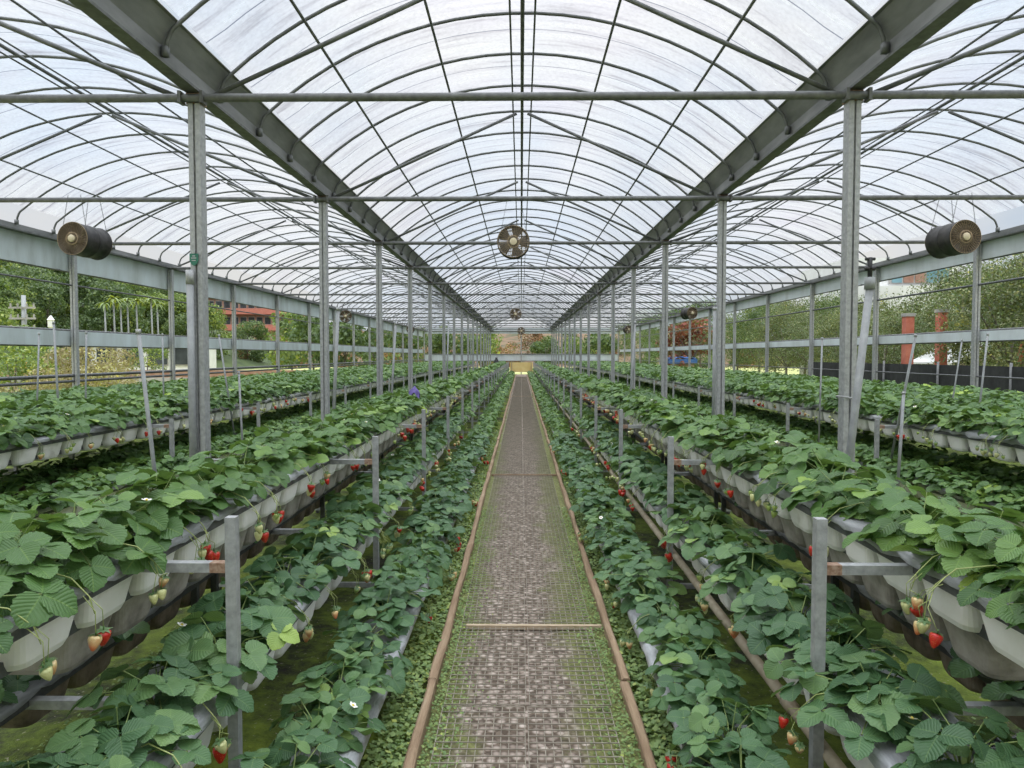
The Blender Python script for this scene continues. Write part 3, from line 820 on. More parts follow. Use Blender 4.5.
# fruit: berry bodies per ripeness, calyx, and trusses with hanging points
def berry_mesh(mat, ln, wd):
    prof = [(0.0005, -ln), (.3 * wd, -ln * .94), (.62 * wd, -ln * .72), (.88 * wd, -ln * .45), (1.0 * wd, -ln * .22), (.9 * wd, -.06 * ln), (.5 * wd, 0), (.05 * wd, .0)]
    return lathe(MB(), prof, 12).mesh('strawberry', mat)
BERRY = [(berry_mesh(M['red'], .041, .0175), 'ripe red strawberry'), (berry_mesh(M['orange_b'], .036, .016), 'half ripe orange strawberry'),
         (berry_mesh(M['pale'], .033, .0145), 'pale unripe strawberry'), (berry_mesh(M['green_b'], .026, .0125), 'small green strawberry')]
def calyx():
    mb = MB()
    for k in range(7):
        a = 6.283 * k / 7
        o, sd = np.array([math.cos(a), math.sin(a), 0]), np.array([-math.sin(a), math.cos(a), 0])
        V = [np.array([0, 0, .003]), o * .009 + sd * .005 + np.array([0, 0, .003]), o * .021 + np.array([0, 0, -.002 + .006 * (k % 2)]), o * .009 - sd * .005 + np.array([0, 0, .003])]
        mb.add(V, [(0, 1, 2, 3)], tint=.4)
    tube(mb, [(0, 0, 0), (0, 0, .012)], .002, 5, tint=.4)
    return mb.mesh('calyx', M['leaf'], attrs=True)
CALYX = calyx()
def flower():
    mb = MB()
    for k in range(5):
        a = 6.283 * k / 5
        o, sd = np.array([math.cos(a), math.sin(a), .25]), np.array([-math.sin(a), math.cos(a), 0])
        mb.add([o * .002, o * .009 + sd * .008, o * .017 + sd * .004, o * .017 - sd * .004, o * .009 - sd * .008], [(0, 1, 2, 3, 4)])
    lathe(mb, [(.0055, 0), (.005, .004), (.001, .0065)], 8, mat=1)
    return mb.mesh('flower', [M['petal'], M['seed']])
FLOWER = flower()
def truss(seed, edge, drop, n):
    """arching stalk leaving the crown towards +x over the rim, with n hanging points"""
    rg = np.random.default_rng(seed)
    mb, ends = MB(), []
    dy = rg.uniform(-.05, .05)
    P = [(0, 0, .02), (edge * .5, dy * .5, .075), (edge * .9, dy, .05), (edge + .03, dy, .0), (edge + .045, dy, -drop * .4)]
    tube(mb, P, [.0024, .0022, .002, .0018, .0016], 5)
    for q in range(n):
        b = np.array(P[3 if q % 2 else 4]) * .5 + np.array(P[2 + q % 3]) * .5
        e = np.array([edge + .04 + rg.uniform(-.005, .03), dy + (q - (n - 1) / 2) * .034 + rg.uniform(-.012, .012), -drop * rg.uniform(.35, 1.0)])
        tube(mb, [b, (b + e) / 2 + np.array([.018, 0, .012]), e + np.array([0, 0, .008])], .0013, 4)
        ends.append(e)
    return mb.mesh('fruit_stalk', M['truss']), ends
TR = {}
for k, edge, drop in (('C', .22, .12), ('F', .22, .12), ('B', .19, .11), ('A', .15, .08), ('D', .19, .1)):
    TR[k] = [truss(11 * q + len(k), edge, drop, 2 + q % 4) for q in range(6)]
TPROB = {'C': .85, 'F': .75, 'B': .6, 'A': .35, 'D': 0}

far = MB()
nb = 0
def far_plant(x, y, z, kind, lod, seed):
    fol, _ = plant_arrays(kind, np.random.default_rng(seed), lod, stems=False)
    far.add(np.concatenate(fol.v) + np.array([x, y, z]), np.array(fol.f), np.concatenate(fol.uv), np.concatenate(fol.t))

for r in ROWS:
    if r['kind'] is None:
        continue
    vis = [j for j in r['j'] if 720 * (r['x'] - .25) / ((j + .5) * PITCH) < 540]
    ind = set(vis[:r['npl']])
    for j in vis:
        y = (j + .5) * PITCH + rng.uniform(-.03, .03)
        x = r['s'] * (r['x'] - {'C': .05, 'B': .03, 'F': .05}.get(r['k'], 0) + rng.uniform(-.05, .05))
        z = r['z'] + .004
        if j in ind:
            lod = 'hi' if y < 7.5 else 'mid'
            p, q = j // 8, j % 8 + 1
            where = f'{ORD[q]} beyond the {ORD[p]} rack post' if p else f'{ORD[q]} before the first rack post'
            t = thing('strawberry_plant', (x, y, z), f'{r["lead"]} strawberry plant, {where}, {r["place"]}', 'strawberry plant', f'strawberry plants, {r["place"]}')
            vs = VAR[r['kind'], lod]
            fm, sm = vs[rng.integers(len(vs))]
            a, sc = rng.uniform(0, 6.28), rng.uniform(.92, 1.16) * {'B': 1.12, 'D': 1.2, 'A': 1.06}.get(r['k'], 1.0)
            for nm, me in (('foliage', fm), ('leaf_stalks', sm)):
                c = link(nm, me, t); c.rotation_euler = (0, 0, a); c.scale = (sc, sc, sc)
            if rng.random() < TPROB[r['k']]:
                me, ends = TR[r['k']][rng.integers(6)]
                yaw = (math.pi if r['s'] > 0 else 0) + rng.uniform(-.35, .35)
                c = link('fruit_stalk', me, t); c.rotation_euler = (0, 0, yaw)
                mode = rng.random()
                for e in ends:
                    g = rng.choice(4, p=[.42, .18, .24, .16] if mode < .45 else [.06, .12, .46, .36])
                    b = link('strawberry', BERRY[g][0], t)
                    v = Matrix.Rotation(yaw, 3, 'Z') @ Vector(e)
                    b.location = v
                    b.rotation_euler = (rng.uniform(-.35, .35), rng.uniform(-.35, .35), rng.uniform(0, 6))
                    k_ = rng.uniform(.95, 1.3); b.scale = (k_, k_, k_)
                    b['label'] = BERRY[g][1]
                    if y < 6.5:
                        link('calyx', CALYX, b)
            if y < 10 and rng.random() < .22:
                fl = link('flower', FLOWER, t)
                aa = rng.uniform(0, 6.28)
                fl.location = (math.cos(aa) * .13, math.sin(aa) * .13, .12 + .05 * rng.random())
                fl.rotation_euler = (rng.uniform(-.6, .6), rng.uniform(-.6, .6), aa)
        else:
            if r['k'] in 'EH':
                far_plant(x - r['s'] * .17, y + .15, z + .01, r['kind'], 'mid' if y < 10 else ('low' if y < 24 else 'far'), 7000 + j * 31 + int(r['x'] * 100) + (7 if r['s'] > 0 else 0))
            far_plant(x, y, z, r['kind'], 'mid' if y < 10 else ('low' if y < 24 else 'far'), 5000 + j * 31 + int(r['x'] * 100) + (7 if r['s'] > 0 else 0))
# the wide beds of the outer bays
for s in (-1, 1):
    for xr, z in ((4.5, .93), (4.95, .95), (5.4, .93), (5.9, .93), (6.4, .95), (6.95, .93)):
        for j in range(int(max(4, (xr - .3) * 720 / 540) / .34), int(ROW_END / .34)):
            y = (j + .5) * .34 + rng.uniform(-.05, .05)
            far_plant(s * (xr + rng.uniform(-.06, .06)), y, z, 'big', 'mid' if y < 7.5 else ('low' if y < 22 else 'far'), 90000 + j * 17 + int(xr * 100) + (5 if s > 0 else 0))
o = far.obj('strawberry_rows', M['leaf'], attrs=True)
tag(o, 'dense green strawberry foliage of the rows further off', 'strawberry plants', None, 'stuff')
for s, side in ((-1, 'left'), (1, 'right')):
    t = thing('plant_bench', (0, 0, 0), f'wide raised bench carrying the outermost beds near the {side} wall', 'bench', 'outer benches')
    box(MB(), s * 5.75 - 1.4, s * 5.75 + 1.4, 4.8, ROW_END, .86, .925).obj('bench_top', M['film'], t, smooth=False)
    for k in range(2, 23):
        for xx in (4.6, 6.9):
            box(MB(), s * xx - .02, s * xx + .02, k * POST - .02, k * POST + .02, -.05, .86).obj('leg', M['galv'], t, smooth=False)

# ------------------------------------------------------------------ path: timbers, battens, wire mesh, weeds
for side, s in (('left', -1), ('right', 1)):
    edges = [-.2, 3.4, 6.0, 9.6, 13.2, 17, 21, 26, 31, 37, 43, 50, ENDY - 2]
    for k in range(len(edges) - 1):
        a, b = edges[k] + .01, edges[k + 1] - .01
        ys = np.linspace(a, b, max(6, int((b - a) / .12)))
        V = []
        off = rng.uniform(-.003, .003); ph = rng.uniform(0, 6)
        for y in ys:
            xc = PX + s * .462 + off + .005 * math.sin(y * .9 + ph) + .003 * math.sin(y * 6 + ph)
            hw = .021 + .003 * math.sin(y * 3.1 + ph)
            zt = .045 + .006 * math.sin(y * 2.2 + ph)
            V += [(xc - hw, y, -.04), (xc + hw, y, -.04), (xc + hw, y, zt - .008), (xc + hw - .008, y, zt), (xc - hw + .008, y, zt), (xc - hw, y, zt - .008)]
        n = 6
        F = [(i * n + j, i * n + (j + 1) % n, (i + 1) * n + (j + 1) % n, (i + 1) * n + j) for i in range(len(ys) - 1) for j in range(n)]
        F += [tuple(range(n))[::-1], tuple((len(ys) - 1) * n + j for j in range(n))]
        o = MB().add(V, F).obj('edging_timber', M['wood'], smooth=False)
        tag(o, f'weathered brown edging timber, {ORD[k + 1]} length along the {side} edge of the path', 'timber', f'timbers along the {side} path edge')
for k, (y, nm) in enumerate(((4.16, 'near'), (9.5, 'middle'), (27.7, 'far'))):
    o = box(MB(), PX - (.43 if k else .36), PX + .43, y - .013, y + .013, -.005, .02).obj('path_batten', M['pale_wood'] if k != 1 else M['wood'], smooth=False)
    tag(o, f'thin wooden batten across the mesh path, the {nm} one of three', 'batten', 'path battens')
def mesh_sheet(w, L, dx=.0315, dy=.05, t=.0017):
    mb = MB()
    for i in range(int(w / dx) + 1):
        x = -w / 2 + i * w / int(w / dx)
        box(mb, x - t, x + t, -L / 2, L / 2, .0, .004)
    ny = int(L / dy)
    for i in range(ny + 1):
        y = -L / 2 + i * L / ny
        box(mb, -w / 2, w / 2, y - t, y + t, .0041, .008)
    return mb.mesh('wire_mesh_sheet', M['wire'], smooth=False)
SHEET = mesh_sheet(.37, 6.185)
for i in range(9):
    for side, s in (('left', -1), ('right', 1)):
        y = 3.2 + 6.2 * i - 3.1
        o = link('wire_mesh_sheet', SHEET, None, (PX + s * .192 - .01, y, .006 + .002 * (i % 2)))
        o.rotation_euler = (0, 0, R(rng.uniform(-.12, .12)))
        tag(o, f'rusty grey wire mesh path sheet, {ORD[i + 1]} from the front, {side} half', 'wire mesh', 'wire mesh sheets of the path')

def weed_patch(n, xf, yf, zf, size, rg):
    mb = MB()
    ux, uy = xf(rg, n), yf(rg, n)
    for i in range(n):
        a, e = rg.uniform(0, 6.28), rg.uniform(.1, .9)
        s = size * rg.uniform(.6, 1.4)
        f = np.array([math.cos(a) * math.cos(e), math.sin(a) * math.cos(e), math.sin(e) * .6])
        w = np.array([-math.sin(a), math.cos(a), rg.uniform(-.4, .4)])
        p = np.array([ux[i], uy[i], zf(rg)])
        mb.add([p, p + f * s * .5 + w * s * .42, p + f * s, p + f * s * .5 - w * s * .42], [(0, 1, 2, 3)], tint=float(np.clip(rg.normal(.5, .2), .05, .95)))
    return mb
def spread_y(lo, hi, p=2.0):
    return lambda rg, n: lo + (hi - lo) * rg.random(n) ** p
rg = np.random.default_rng(3)
for side, s in (('left', -1), ('right', 1)):
    wide = .155 if s < 0 else .13
    mb = weed_patch(9500, lambda r, n: PX + s * (.485 + wide * r.random(n)), spread_y(2.2, 15, 1.7), lambda r: .0 + .045 * r.random(), .024, rg)
    tag(mb.obj('clover_weeds', M['weed'], attrs=True), f'bright green clover weeds between the {side} path timber and the ground row', 'weeds', None, 'stuff')
    mb = weed_patch(3800, lambda r, n: PX + s * (.44 - .15 * np.abs(r.normal(0, .55, n))), spread_y(2.2, 7.5, 1.2), lambda r: -.005 + .022 * r.random(), .015, rg)
    tag(mb.obj('creeping_weeds', M['weed'], attrs=True), f'small creeping weeds through the mesh along the {side} side of the path', 'weeds', None, 'stuff')
# moss strip beds beside the path
for side, s in (('left', -1), ('right', 1)):
    mb = weed_patch(2600, lambda r, n: s * (1.5 + .5 * r.random(n)), spread_y(2.2, 8, 1.2), lambda r: .0 + .01 * r.random(), .017, rg)
    tag(mb.obj('ground_moss', M['weed'], attrs=True), f'short olive moss growing under the rack {side} of the path', 'moss', None, 'stuff')

# plastic floor grid at lower right
mb = MB()
for i in range(20):
    x = -.38 + .04 * i
    box(mb, x - .004, x + .004, -.75, .75, 0, .02)
for i in range(38):
    y = -.74 + .04 * i
    box(mb, -.384, .384, y - .004, y + .004, .0, .019)
o = mb.obj('floor_grid', M['galv_dark'], smooth=False, loc=(1.74, 2.15, .03))
tag(o, 'dark square grid mat lying on the floor under the right rack', 'grid mat')

# drain pipe along the right middle tier
t = thing('drain_pipe', (0, 0, 0), 'long tan drain pipe running below the middle tier right of the path', 'pipe')
tube(MB(), [(1.035, 1.2, .24), (1.035, 24, .24)], .024, 10).obj('pipe', M['pipe'], t)
for k in range(1, 9):
    tube(MB(), [(1.035, k * POST + .3, .24), (1.035, k * POST + .38, .24)], .0285, 10).obj('coupling', M['pipe'], t)

# ------------------------------------------------------------------ standing poles (mist line supports)
def px(x, y, d):
    """a place at depth d that the photograph shows around column x, row y"""
    return np.array([(x - 521) * d / 720, d, EYE - (y - 355) * d / 720])
POLES = [((146, 455, 3.5), (134, 330, 3.45), .0125, 'near left column'), ((331, 420, 6.7), (337, 308, 6.6), .02, 'second left column'),
         ((390, 400, 9.4), (395, 323, 9.4), .02, 'third left column'), ((238, 430, 6.0), (236, 372, 6.0), .011, 'first left tie bar'),
         ((81, 392, 8.6), (83, 332, 8.6), .014, 'left wall post'), ((52, 385, 8.2), (50, 322, 8.2), .016, 'left narrow curtain'), ((160, 396, 9), (160, 334, 9), .013, 'left hillside palms'),
         ((225, 392, 9.4), (217, 335, 9.4), .014, 'salmon building'), ((32, 388, 8.0), (35, 333, 8), .012, 'utility pole'),
         ((712, 412, 6.7), (712, 308, 6.6), .019, 'second right column'), ((900, 398, 7.2), (911, 335, 7.1), .016, 'red banner posts'),
         ((951, 386, 9.4), (957, 340, 9.4), .012, 'dark net fence'), ((977, 392, 8.0), (982, 334, 8.0), .014, 'right wall post'),
         ((898, 440, 5.2), (900, 392, 5.2), .014, 'second right raised row'), ((629, 400, 9.4), (634, 322, 9.4), .016, 'third right column'),
         ((818, 398, 7.8), (819, 338, 7.8), .012, 'white building'), ((446, 385, 14), (448, 322, 14), .02, 'fourth left column')]
for a, b, r_, nm in POLES:
    A, B_ = px(*a), px(*b)
    dn = (A - B_) / (A - B_)[2] if (A - B_)[2] else np.array([0, 0, -1])
    A = A + (A - B_) * ((A[2] - .5) / (B_[2] - A[2]))
    t = thing('support_pole', tuple(A), f'slim grey support pole rising from the plants near the {nm}', 'pole', 'slim poles among the plants')
    Bl = B_ - A
    tube(MB(), [(0, 0, 0), tuple(Bl)], r_ * .78, 8).obj('pole', M['pipe_grey'], t)
    tube(MB(), [tuple(Bl * .985), tuple(Bl * 1.004)], r_ * 1.0, 8).obj('cap', M['galv'], t)
# riser pipe in front of the right column
A, B_ = px(846, 470, 4.6), px(864, 290, 4.6)
A = A + (A - B_) * ((A[2] - .3) / (B_[2] - A[2]))
t = thing('riser_pipe', tuple(A), 'thick grey riser pipe with black valve leaning beside the nearest right column', 'pipe')
Bl = B_ - A
tube(MB(), [(0, 0, 0), tuple(Bl)], .024, 12).obj('pipe', M['pipe_grey'], t)
tube(MB(), [tuple(Bl), tuple(Bl + np.array([0, 0, .075]))], .032, 12).obj('coupling', M['pipe_grey'], t)
mb = MB()
tube(mb, [tuple(Bl + np.array([0, 0, .075])), tuple(Bl + np.array([0, 0, .2]))], .014, 8)
tube(mb, [tuple(Bl + np.array([-.03, 0, .13])), tuple(Bl + np.array([.03, 0, .13]))], .014, 8)
tube(mb, [tuple(Bl + np.array([-.03, 0, .19])), tuple(Bl + np.array([.03, 0, .19]))], .01, 8)
mb.obj('valve', M['black'], t)
# riser along the left column, with a green badge above it
t = thing('riser_pipe', (-COLX + .0, FRAME0 - .085, 0), 'straight grey riser pipe fixed to the front of the nearest left column', 'pipe')
tube(MB(), [(-.036, 0, .2), (-.036, 0, EYE + .645)], .028, 12).obj('pipe', M['pipe_grey'], t)
tube(MB(), [(-.036, 0, EYE + .55), (-.036, 0, EYE + .66)], .032, 12).obj('collar', M['galv'], t)
o = MB()
V = [(-.034, 0, .045), (.034, 0, .045), (.034, 0, -.01), (.02, 0, -.038), (0, 0, -.05), (-.02, 0, -.038), (-.034, 0, -.01)]
o.add(V + [(x, .008, z) for x, _, z in V], [tuple(range(7))] + [(i, i + 7, (i + 1) % 7 + 7, (i + 1) % 7) for i in range(7)] + [tuple(range(13, 6, -1))])
t = thing('column_badge', (-COLX - .012, FRAME0 - .066, EYE + .745), 'small green shield badge on the nearest left column', 'badge')
o.obj('badge_plate', M['green_tag'], t, smooth=False)
mb = MB(); box(mb, -.02, .02, -.003, -.0005, .006, .014); box(mb, -.016, .016, -.003, -.0005, -.012, -.006); box(mb, -.011, .011, -.003, -.0005, .022, .03)
mb.obj('badge_mark', M['pvc'], t, smooth=False)

# wire loop tied round the right column
t = []
a = np.linspace(0, 12.6, 40)
mb = tube(MB(), [(math.cos(q) * .085 + .01 * math.sin(3 * q), math.sin(q) * .085, .01 * math.sin(q * 2.1)) for q in a], .005, 5)
tag(mb.obj('tie_wire', M['galv'], loc=(COLX, FRAME0, EYE - .33)), 'loop of grey wire tied around the nearest right column', 'wire')

# ------------------------------------------------------------------ circulation fans
def fan_parts():
    Rr, L = .2, .46
    drum = lathe(MB(), [(Rr, 0), (Rr + .008, .006), (Rr, .014), (Rr, L * .5), (Rr + .004, L * .5 + .005), (Rr, L * .5 + .01), (Rr, L - .012), (Rr + .008, L - .006), (Rr, L), (Rr - .008, L), (Rr - .008, 0), (Rr, 0)], 32, 'y')
    def grille(y):
        mb = MB()
        for q in range(1, 9):
            rr = .055 + (.2 - .055) * q / 8
            a = np.linspace(0, 2 * math.pi, 33)
            tube(mb, [(rr * math.cos(t), y, rr * math.sin(t)) for t in a], .0017 if q < 8 else .004, 4, cap=False)
        for q in range(36):
            t = 2 * math.pi * q / 36
            pts = [(rr * math.cos(t + .9 * (rr - .05)), y + .002, rr * math.sin(t + .9 * (rr - .05))) for rr in np.linspace(.05, .2, 5)]
            tube(mb, pts, .0019, 4, cap=False)
        return mb
    hub = lathe(MB(), [(.0, -.034), (.04, -.033), (.046, -.024), (.046, 0), (.0, 0)], 20, 'y')
    ring = lathe(MB(), [(.07, -.012), (.08, -.012), (.08, .0), (.07, .0), (.07, -.012)], 24, 'y')
    for q in range(16):
        t = 2 * math.pi * q / 16
        tube(ring, [(.034 * math.cos(t), -.01, .034 * math.sin(t)), (.072 * math.cos(t), -.008, .072 * math.sin(t))], .003, 4)
    motor = lathe(MB(), [(0, .06), (.06, .06), (.065, .07), (.065, .24), (.05, .26), (0, .26)], 20, 'y')
    blades = []
    for q in range(5):
        mb = MB(); t0 = 2 * math.pi * q / 5
        V = []
        for rr, w, tw in ((.06, .35, .55), (.11, .42, .45), (.16, .46, .35), (.188, .44, .3)):
            for side in (-1, 0, 1):
                V.append((rr * math.cos(t0 + side * w), .1 + side * w * rr * math.sin(tw), rr * math.sin(t0 + side * w)))
        n = len(V)
        V2 = V + [(x, y + .004, z) for x, y, z in V]
        F = []
        for i in range(3):
            for j in range(2):
                f = (i * 3 + j, i * 3 + j + 1, (i + 1) * 3 + j + 1, (i + 1) * 3 + j)
                F += [f, tuple(n + k for k in f)[::-1]]
        rim = [0, 1, 2, 5, 8, 11, 10, 9, 6, 3]
        F += [(rim[i], n + rim[i], n + rim[(i + 1) % 10], rim[(i + 1) % 10]) for i in range(10)]
        mb.add(V2, F); blades.append(mb)
    return drum, grille(-.002), grille(L + .002), hub, ring, motor, blades
fd, fg, fg2, fh, fr_, fm, fb = fan_parts()
FAN = [('drum', fd.mesh('drum', M['fan_drum'])), ('front_grille', fg.mesh('front_grille', M['fan_grille'])), ('rear_grille', fg2.mesh('rear_grille', M['fan_grille'])), ('hub', fh.mesh('hub', M['fan_hub'])),
       ('hub_ring', fr_.mesh('hub_ring', M['fan_grille'])), ('motor', fm.mesh('motor', M['fan_blade']))] + [('blade', b.mesh('blade', M['fan_blade'])) for b in fb]
def fan(x, y, z, label, top, yaw=0.0, sc=1.0, short=1.0):
    t = thing('circulation_fan', (x, y, z), label, 'fan', 'hanging circulation fans')
    for nm, me in FAN:
        c = link(nm, me, t); c.rotation_euler = (0, 0, yaw); c.scale = (sc, sc * short, sc)
    for yy in ((.04, .42) if short > .6 else (.04,)):
        for sx in (-1, 1):
            ca, sa = math.cos(yaw), math.sin(yaw)
            bx, by = (sx * .16 * ca - yy * sa) * sc, (sx * .16 * sa + yy * ca) * sc
            n = 22
            mb = MB()
            P0, P1 = np.array([bx, by, .12 * sc]), np.array([bx * .55 + .01, by, top - z])
            for k in range(n):
                a_, b_ = P0 + (P1 - P0) * k / n, P0 + (P1 - P0) * (k + 1.15) / n
                o_ = np.array([.004, 0, 0]) if k % 2 else np.array([0, .004, 0])
                tube(mb, [a_ - o_, b_ - o_], .0017, 4, cap=False); tube(mb, [a_ + o_, b_ + o_], .0017, 4, cap=False)
            mb.obj('chain', M['galv_dark'], t)
fan(-.11, 9.2, 3.04, 'dark round fan hanging over the path from the second tie bar', TIE, 0, 1.0, .35)
fan(-5.56, 8.9, 3.04, 'dusty black drum fan hanging in the left bay near the second tie bar', TIE, -.1)
fan(5.4, 8.9, 3.04, 'dusty black drum fan hanging in the right bay near the second tie bar', TIE, .1)
fan(-.2, 25.2, 3.03, 'small dark fan hanging over the path, middle one of three', TIE, 0, 1.0, .35)
fan(0, 38, 2.87, 'tiny dark fan over the path nearest the far gable', TIE, 0, 1.0, .35)
fan(-6.1, 25, 2.95, 'small drum fan in the left bay behind the second left column', TIE, .25)
fan(5.9, 25, 3.05, 'small drum fan in the right bay left of the second right column', TIE, .3)
fan(-5.85, 38, 2.95, 'tiny drum fan deepest in the left bay', TIE, .1)
fan(5.65, 38, 2.95, 'tiny drum fan deepest in the right bay', TIE, .1)

# ------------------------------------------------------------------ small finds
mb = lathe(MB(), [(.0, 0), (.16, .0), (.2, .1), (.15, .3), (.07, .42), (.09, .5), (0, .52)], 12)
tag(mb.obj('black_sack', M['black'], loc=(-1.62, 47, .93)), 'small black sack on the far end of the left raised row', 'sack')
mb = MB()
V, F = grid_mesh(-.07, .07, -.07, .07, 14, 14, lambda X, Y: .05 - 16 * (X * X + Y * Y) + .015 * np.sin(X * 90 + 1) * np.cos(Y * 80))
mb.add(V, F)
tag(mb.obj('purple_cloth', M['purple'], loc=(-1.38, 9.2, 1.14)), 'crumpled purple cloth lying on the leaves of the left raised row', 'cloth')

# ------------------------------------------------------------------ outside: hills, trees, buildings
def leaf_cloud(mb, clumps, n, size, rg, shell=.35):
    per = np.array([c[3] * c[4] for c in clumps], float); per /= per.sum()
    for (cx, cy, cz, rx, rz), f in zip(clumps, per):
        k = max(8, int(n * f))
        u = rg.normal(size=(k, 3)); u /= np.linalg.norm(u, axis=1)[:, None]
        rr = 1 - shell * rg.random(k)
        P = np.array([cx, cy, cz]) + u * rr[:, None] * np.array([rx, rx, rz])
        nv = u + rg.normal(0, .55, (k, 3)); nv /= np.linalg.norm(nv, axis=1)[:, None]
        a = np.cross(nv, rg.normal(size=(k, 3))); a /= np.linalg.norm(a, axis=1)[:, None]
        b = np.cross(nv, a)
        s = size * rg.uniform(.6, 1.4, k)[:, None]
        V = np.stack([P - a * s, P - b * s * .6 + a * s * .1, P + a * s, P + b * s * .6 + a * s * .1], 1).reshape(-1, 3)
        i = np.arange(k)[:, None] * 4 + np.arange(4)[None]
        t = np.repeat(np.clip(rg.normal(.48, .16, k) + .1 * rg.normal(), .03, .97), 4)
        mb.add(V, i, None, t)
def tree_mesh(seed, h, w, mat, n=2600, size=.16, trunk=.25, clumps=14, low=.25, shell=.35):
    rg = np.random.default_rng(seed)
    cl = []
    for q in range(clumps):
        u = rg.random()
        zz = h * (low + (1 - low) * u * .92)
        rad = w * math.sin(math.pi * (.18 + .72 * u)) * .62
        a = rg.uniform(0, 6.28)
        r_ = w * rg.uniform(.34, .5)
        cl.append((math.cos(a) * rad, math.sin(a) * rad, zz, r_, r_ * rg.uniform(.6, .85)))
    mb = MB(); leaf_cloud(mb, cl, n, size, rg, shell)
    tk = MB()
    tube(tk, [(0, 0, -.5), (.05 * w, 0, h * .3), (0, .05 * w, h * .62)], [trunk * w * .13, trunk * w * .1, trunk * w * .04], 7)
    for c in cl[:6]:
        tube(tk, [(0, 0, h * .3), (c[0] * .5, c[1] * .5, h * .3 + (c[2] - h * .3) * .6), (c[0] * .9, c[1] * .9, c[2])], [trunk * w * .07, trunk * w * .05, trunk * w * .02], 5)
    return mb.mesh('crown', mat, attrs=True, smooth=False), tk.mesh('trunk', M['bark'])
def tree(name, ms, loc, sc, label, cat, group=None):
    t = thing(name, loc, label, cat, group, rng.uniform(0, 6.28))
    for nm, me in zip(('crown', 'trunk'), ms):
        c = link(nm, me, t); c.scale = (sc, sc, sc)
    return t
def hill(name, x0, x1, y0, y1, zf, mat, label):
    mb = MB(); mb.add(*grid_mesh(x0, x1, y0, y1, 40, 24, zf))
    return structure(mb.obj(name, mat), label, 'hill')
lz = lambda X, Y: np.clip((-X - 33) * .3, -.5, 16) * np.clip((170 - Y) / 40, 0, 1) + .4 * np.sin(X * .6) * np.sin(Y * .5)
hill('hill_left', -120, -30, 8, 170, lz, M['hill'], 'steep wooded green hillside far beyond the left wall')
bz = lambda X, Y: np.clip((Y - 105) * .2, -.4, 6.2) * np.clip(1 - (np.abs(X + 2) - 40) / 60, .4, 1) + .5 * np.sin(X * .5)
hill('hill_back', -110, 110, 100, 170, bz, M['hill_red'], 'brown and orange slope beyond the far gable')
HT = [tree_mesh(41 + q, 6.0, 2.7, M['tree_a' if q % 2 == 0 else 'tree_b'], 5200, .12, clumps=18, low=.1) for q in range(4)]
rg = np.random.default_rng(12)
cnt, tries = 0, 0
while cnt < 150 and tries < 5000:
    tries += 1
    X = -rg.uniform(35, 95); Y = rg.uniform(30, 135)
    sx = 521 + 720 * X / Y
    if not (-70 < sx < 305) or (Y > 95 and 190 < sx < 290):
        continue
    Z = float(lz(np.array(X), np.array(Y))) - .5
    k = rg.uniform(.75, 1.15)
    if 355 - 720 * (Z + 6.3 * k - EYE) / Y < 225 + .31 * max(sx, 0):       # the photo's wood stays below the eave
        continue
    v = rg.integers(4)
    tree('hillside_tree', HT[v], (X, Y, Z), k, 'leafy green tree among the dense wood on the left hillside', 'tree', 'trees on the left hillside')
    cnt += 1
# slim palms at the foot of the hill
for q, (x, top) in enumerate(((103, 303), (112, 298), (119, 302), (126, 299), (135, 301), (150, 298), (156, 303))):
    d = 60 + q * .7
    P = px(x, top, d)
    fs = 1.0
    t = thing('palm_tree', (P[0], d, 0), f'slim pale trunked palm below the left hillside, {ORD[q + 1]} in its line', 'palm', 'palms below the hillside')
    h = P[2]
    tube(MB(), [(0, 0, -.3), (.05, 0, h * .5), (0, 0, h)], [.1, .08, .06], 7).obj('trunk', M['pipe_grey'], t)
    mb = MB()
    for k in range(14):
        a = k * 2.4; e = rg.uniform(-.1, .9)
        o_ = np.array([math.cos(a), math.sin(a), 0]); sd = np.array([-math.sin(a), math.cos(a), 0])
        P_ = [o_ * (L_ * .85) + np.array([0, 0, h + math.sin(e) * L_ * 1.0 - L_ * L_ * .7]) for L_ in (0, .35, .7, 1.0)]
        for i in range(3):
            w0, w1 = .16 * (1 - i / 3.2), .16 * (1 - (i + 1) / 3.2)
            mb.add([P_[i] - sd * w0, P_[i] + sd * w0, P_[i + 1] + sd * w1, P_[i + 1] - sd * w1], [(0, 1, 2, 3)], tint=.75)
    mb.obj('fronds', M['tree_a'], t, attrs=True)
# dry shrubs and green shrubs outside the left wall
SH = [tree_mesh(70 + q, 1.9, 1.2, M['shrub_dry'] if q < 2 else M['tree_a'], 2600, .045, clumps=11, low=.15) for q in range(3)]
for q, (x, d, v, sc) in enumerate(((8, 19, 2, 1.0), (28, 17.5, 0, .75), (44, 19, 0, .85), (62, 21, 1, .95), (80, 20, 1, 1.0), (96, 22, 0, .95), (112, 24, 1, .95), (18, 24, 2, 1.3))):
    P = px(x, 355, d)
    tree('outside_shrub', SH[v], (P[0], d, -.15), sc, ('dry tan shrub' if v < 2 else 'dense green shrub') + f' outside the left wall, {ORD[q + 1]} in the shrub patch', 'shrub', 'shrubs outside the left wall')
P = px(146, 350, 41); tree('round_bush', SH[2], (P[0], 41, .3), 1.05, 'round green bush in front of the low white building', 'bush')

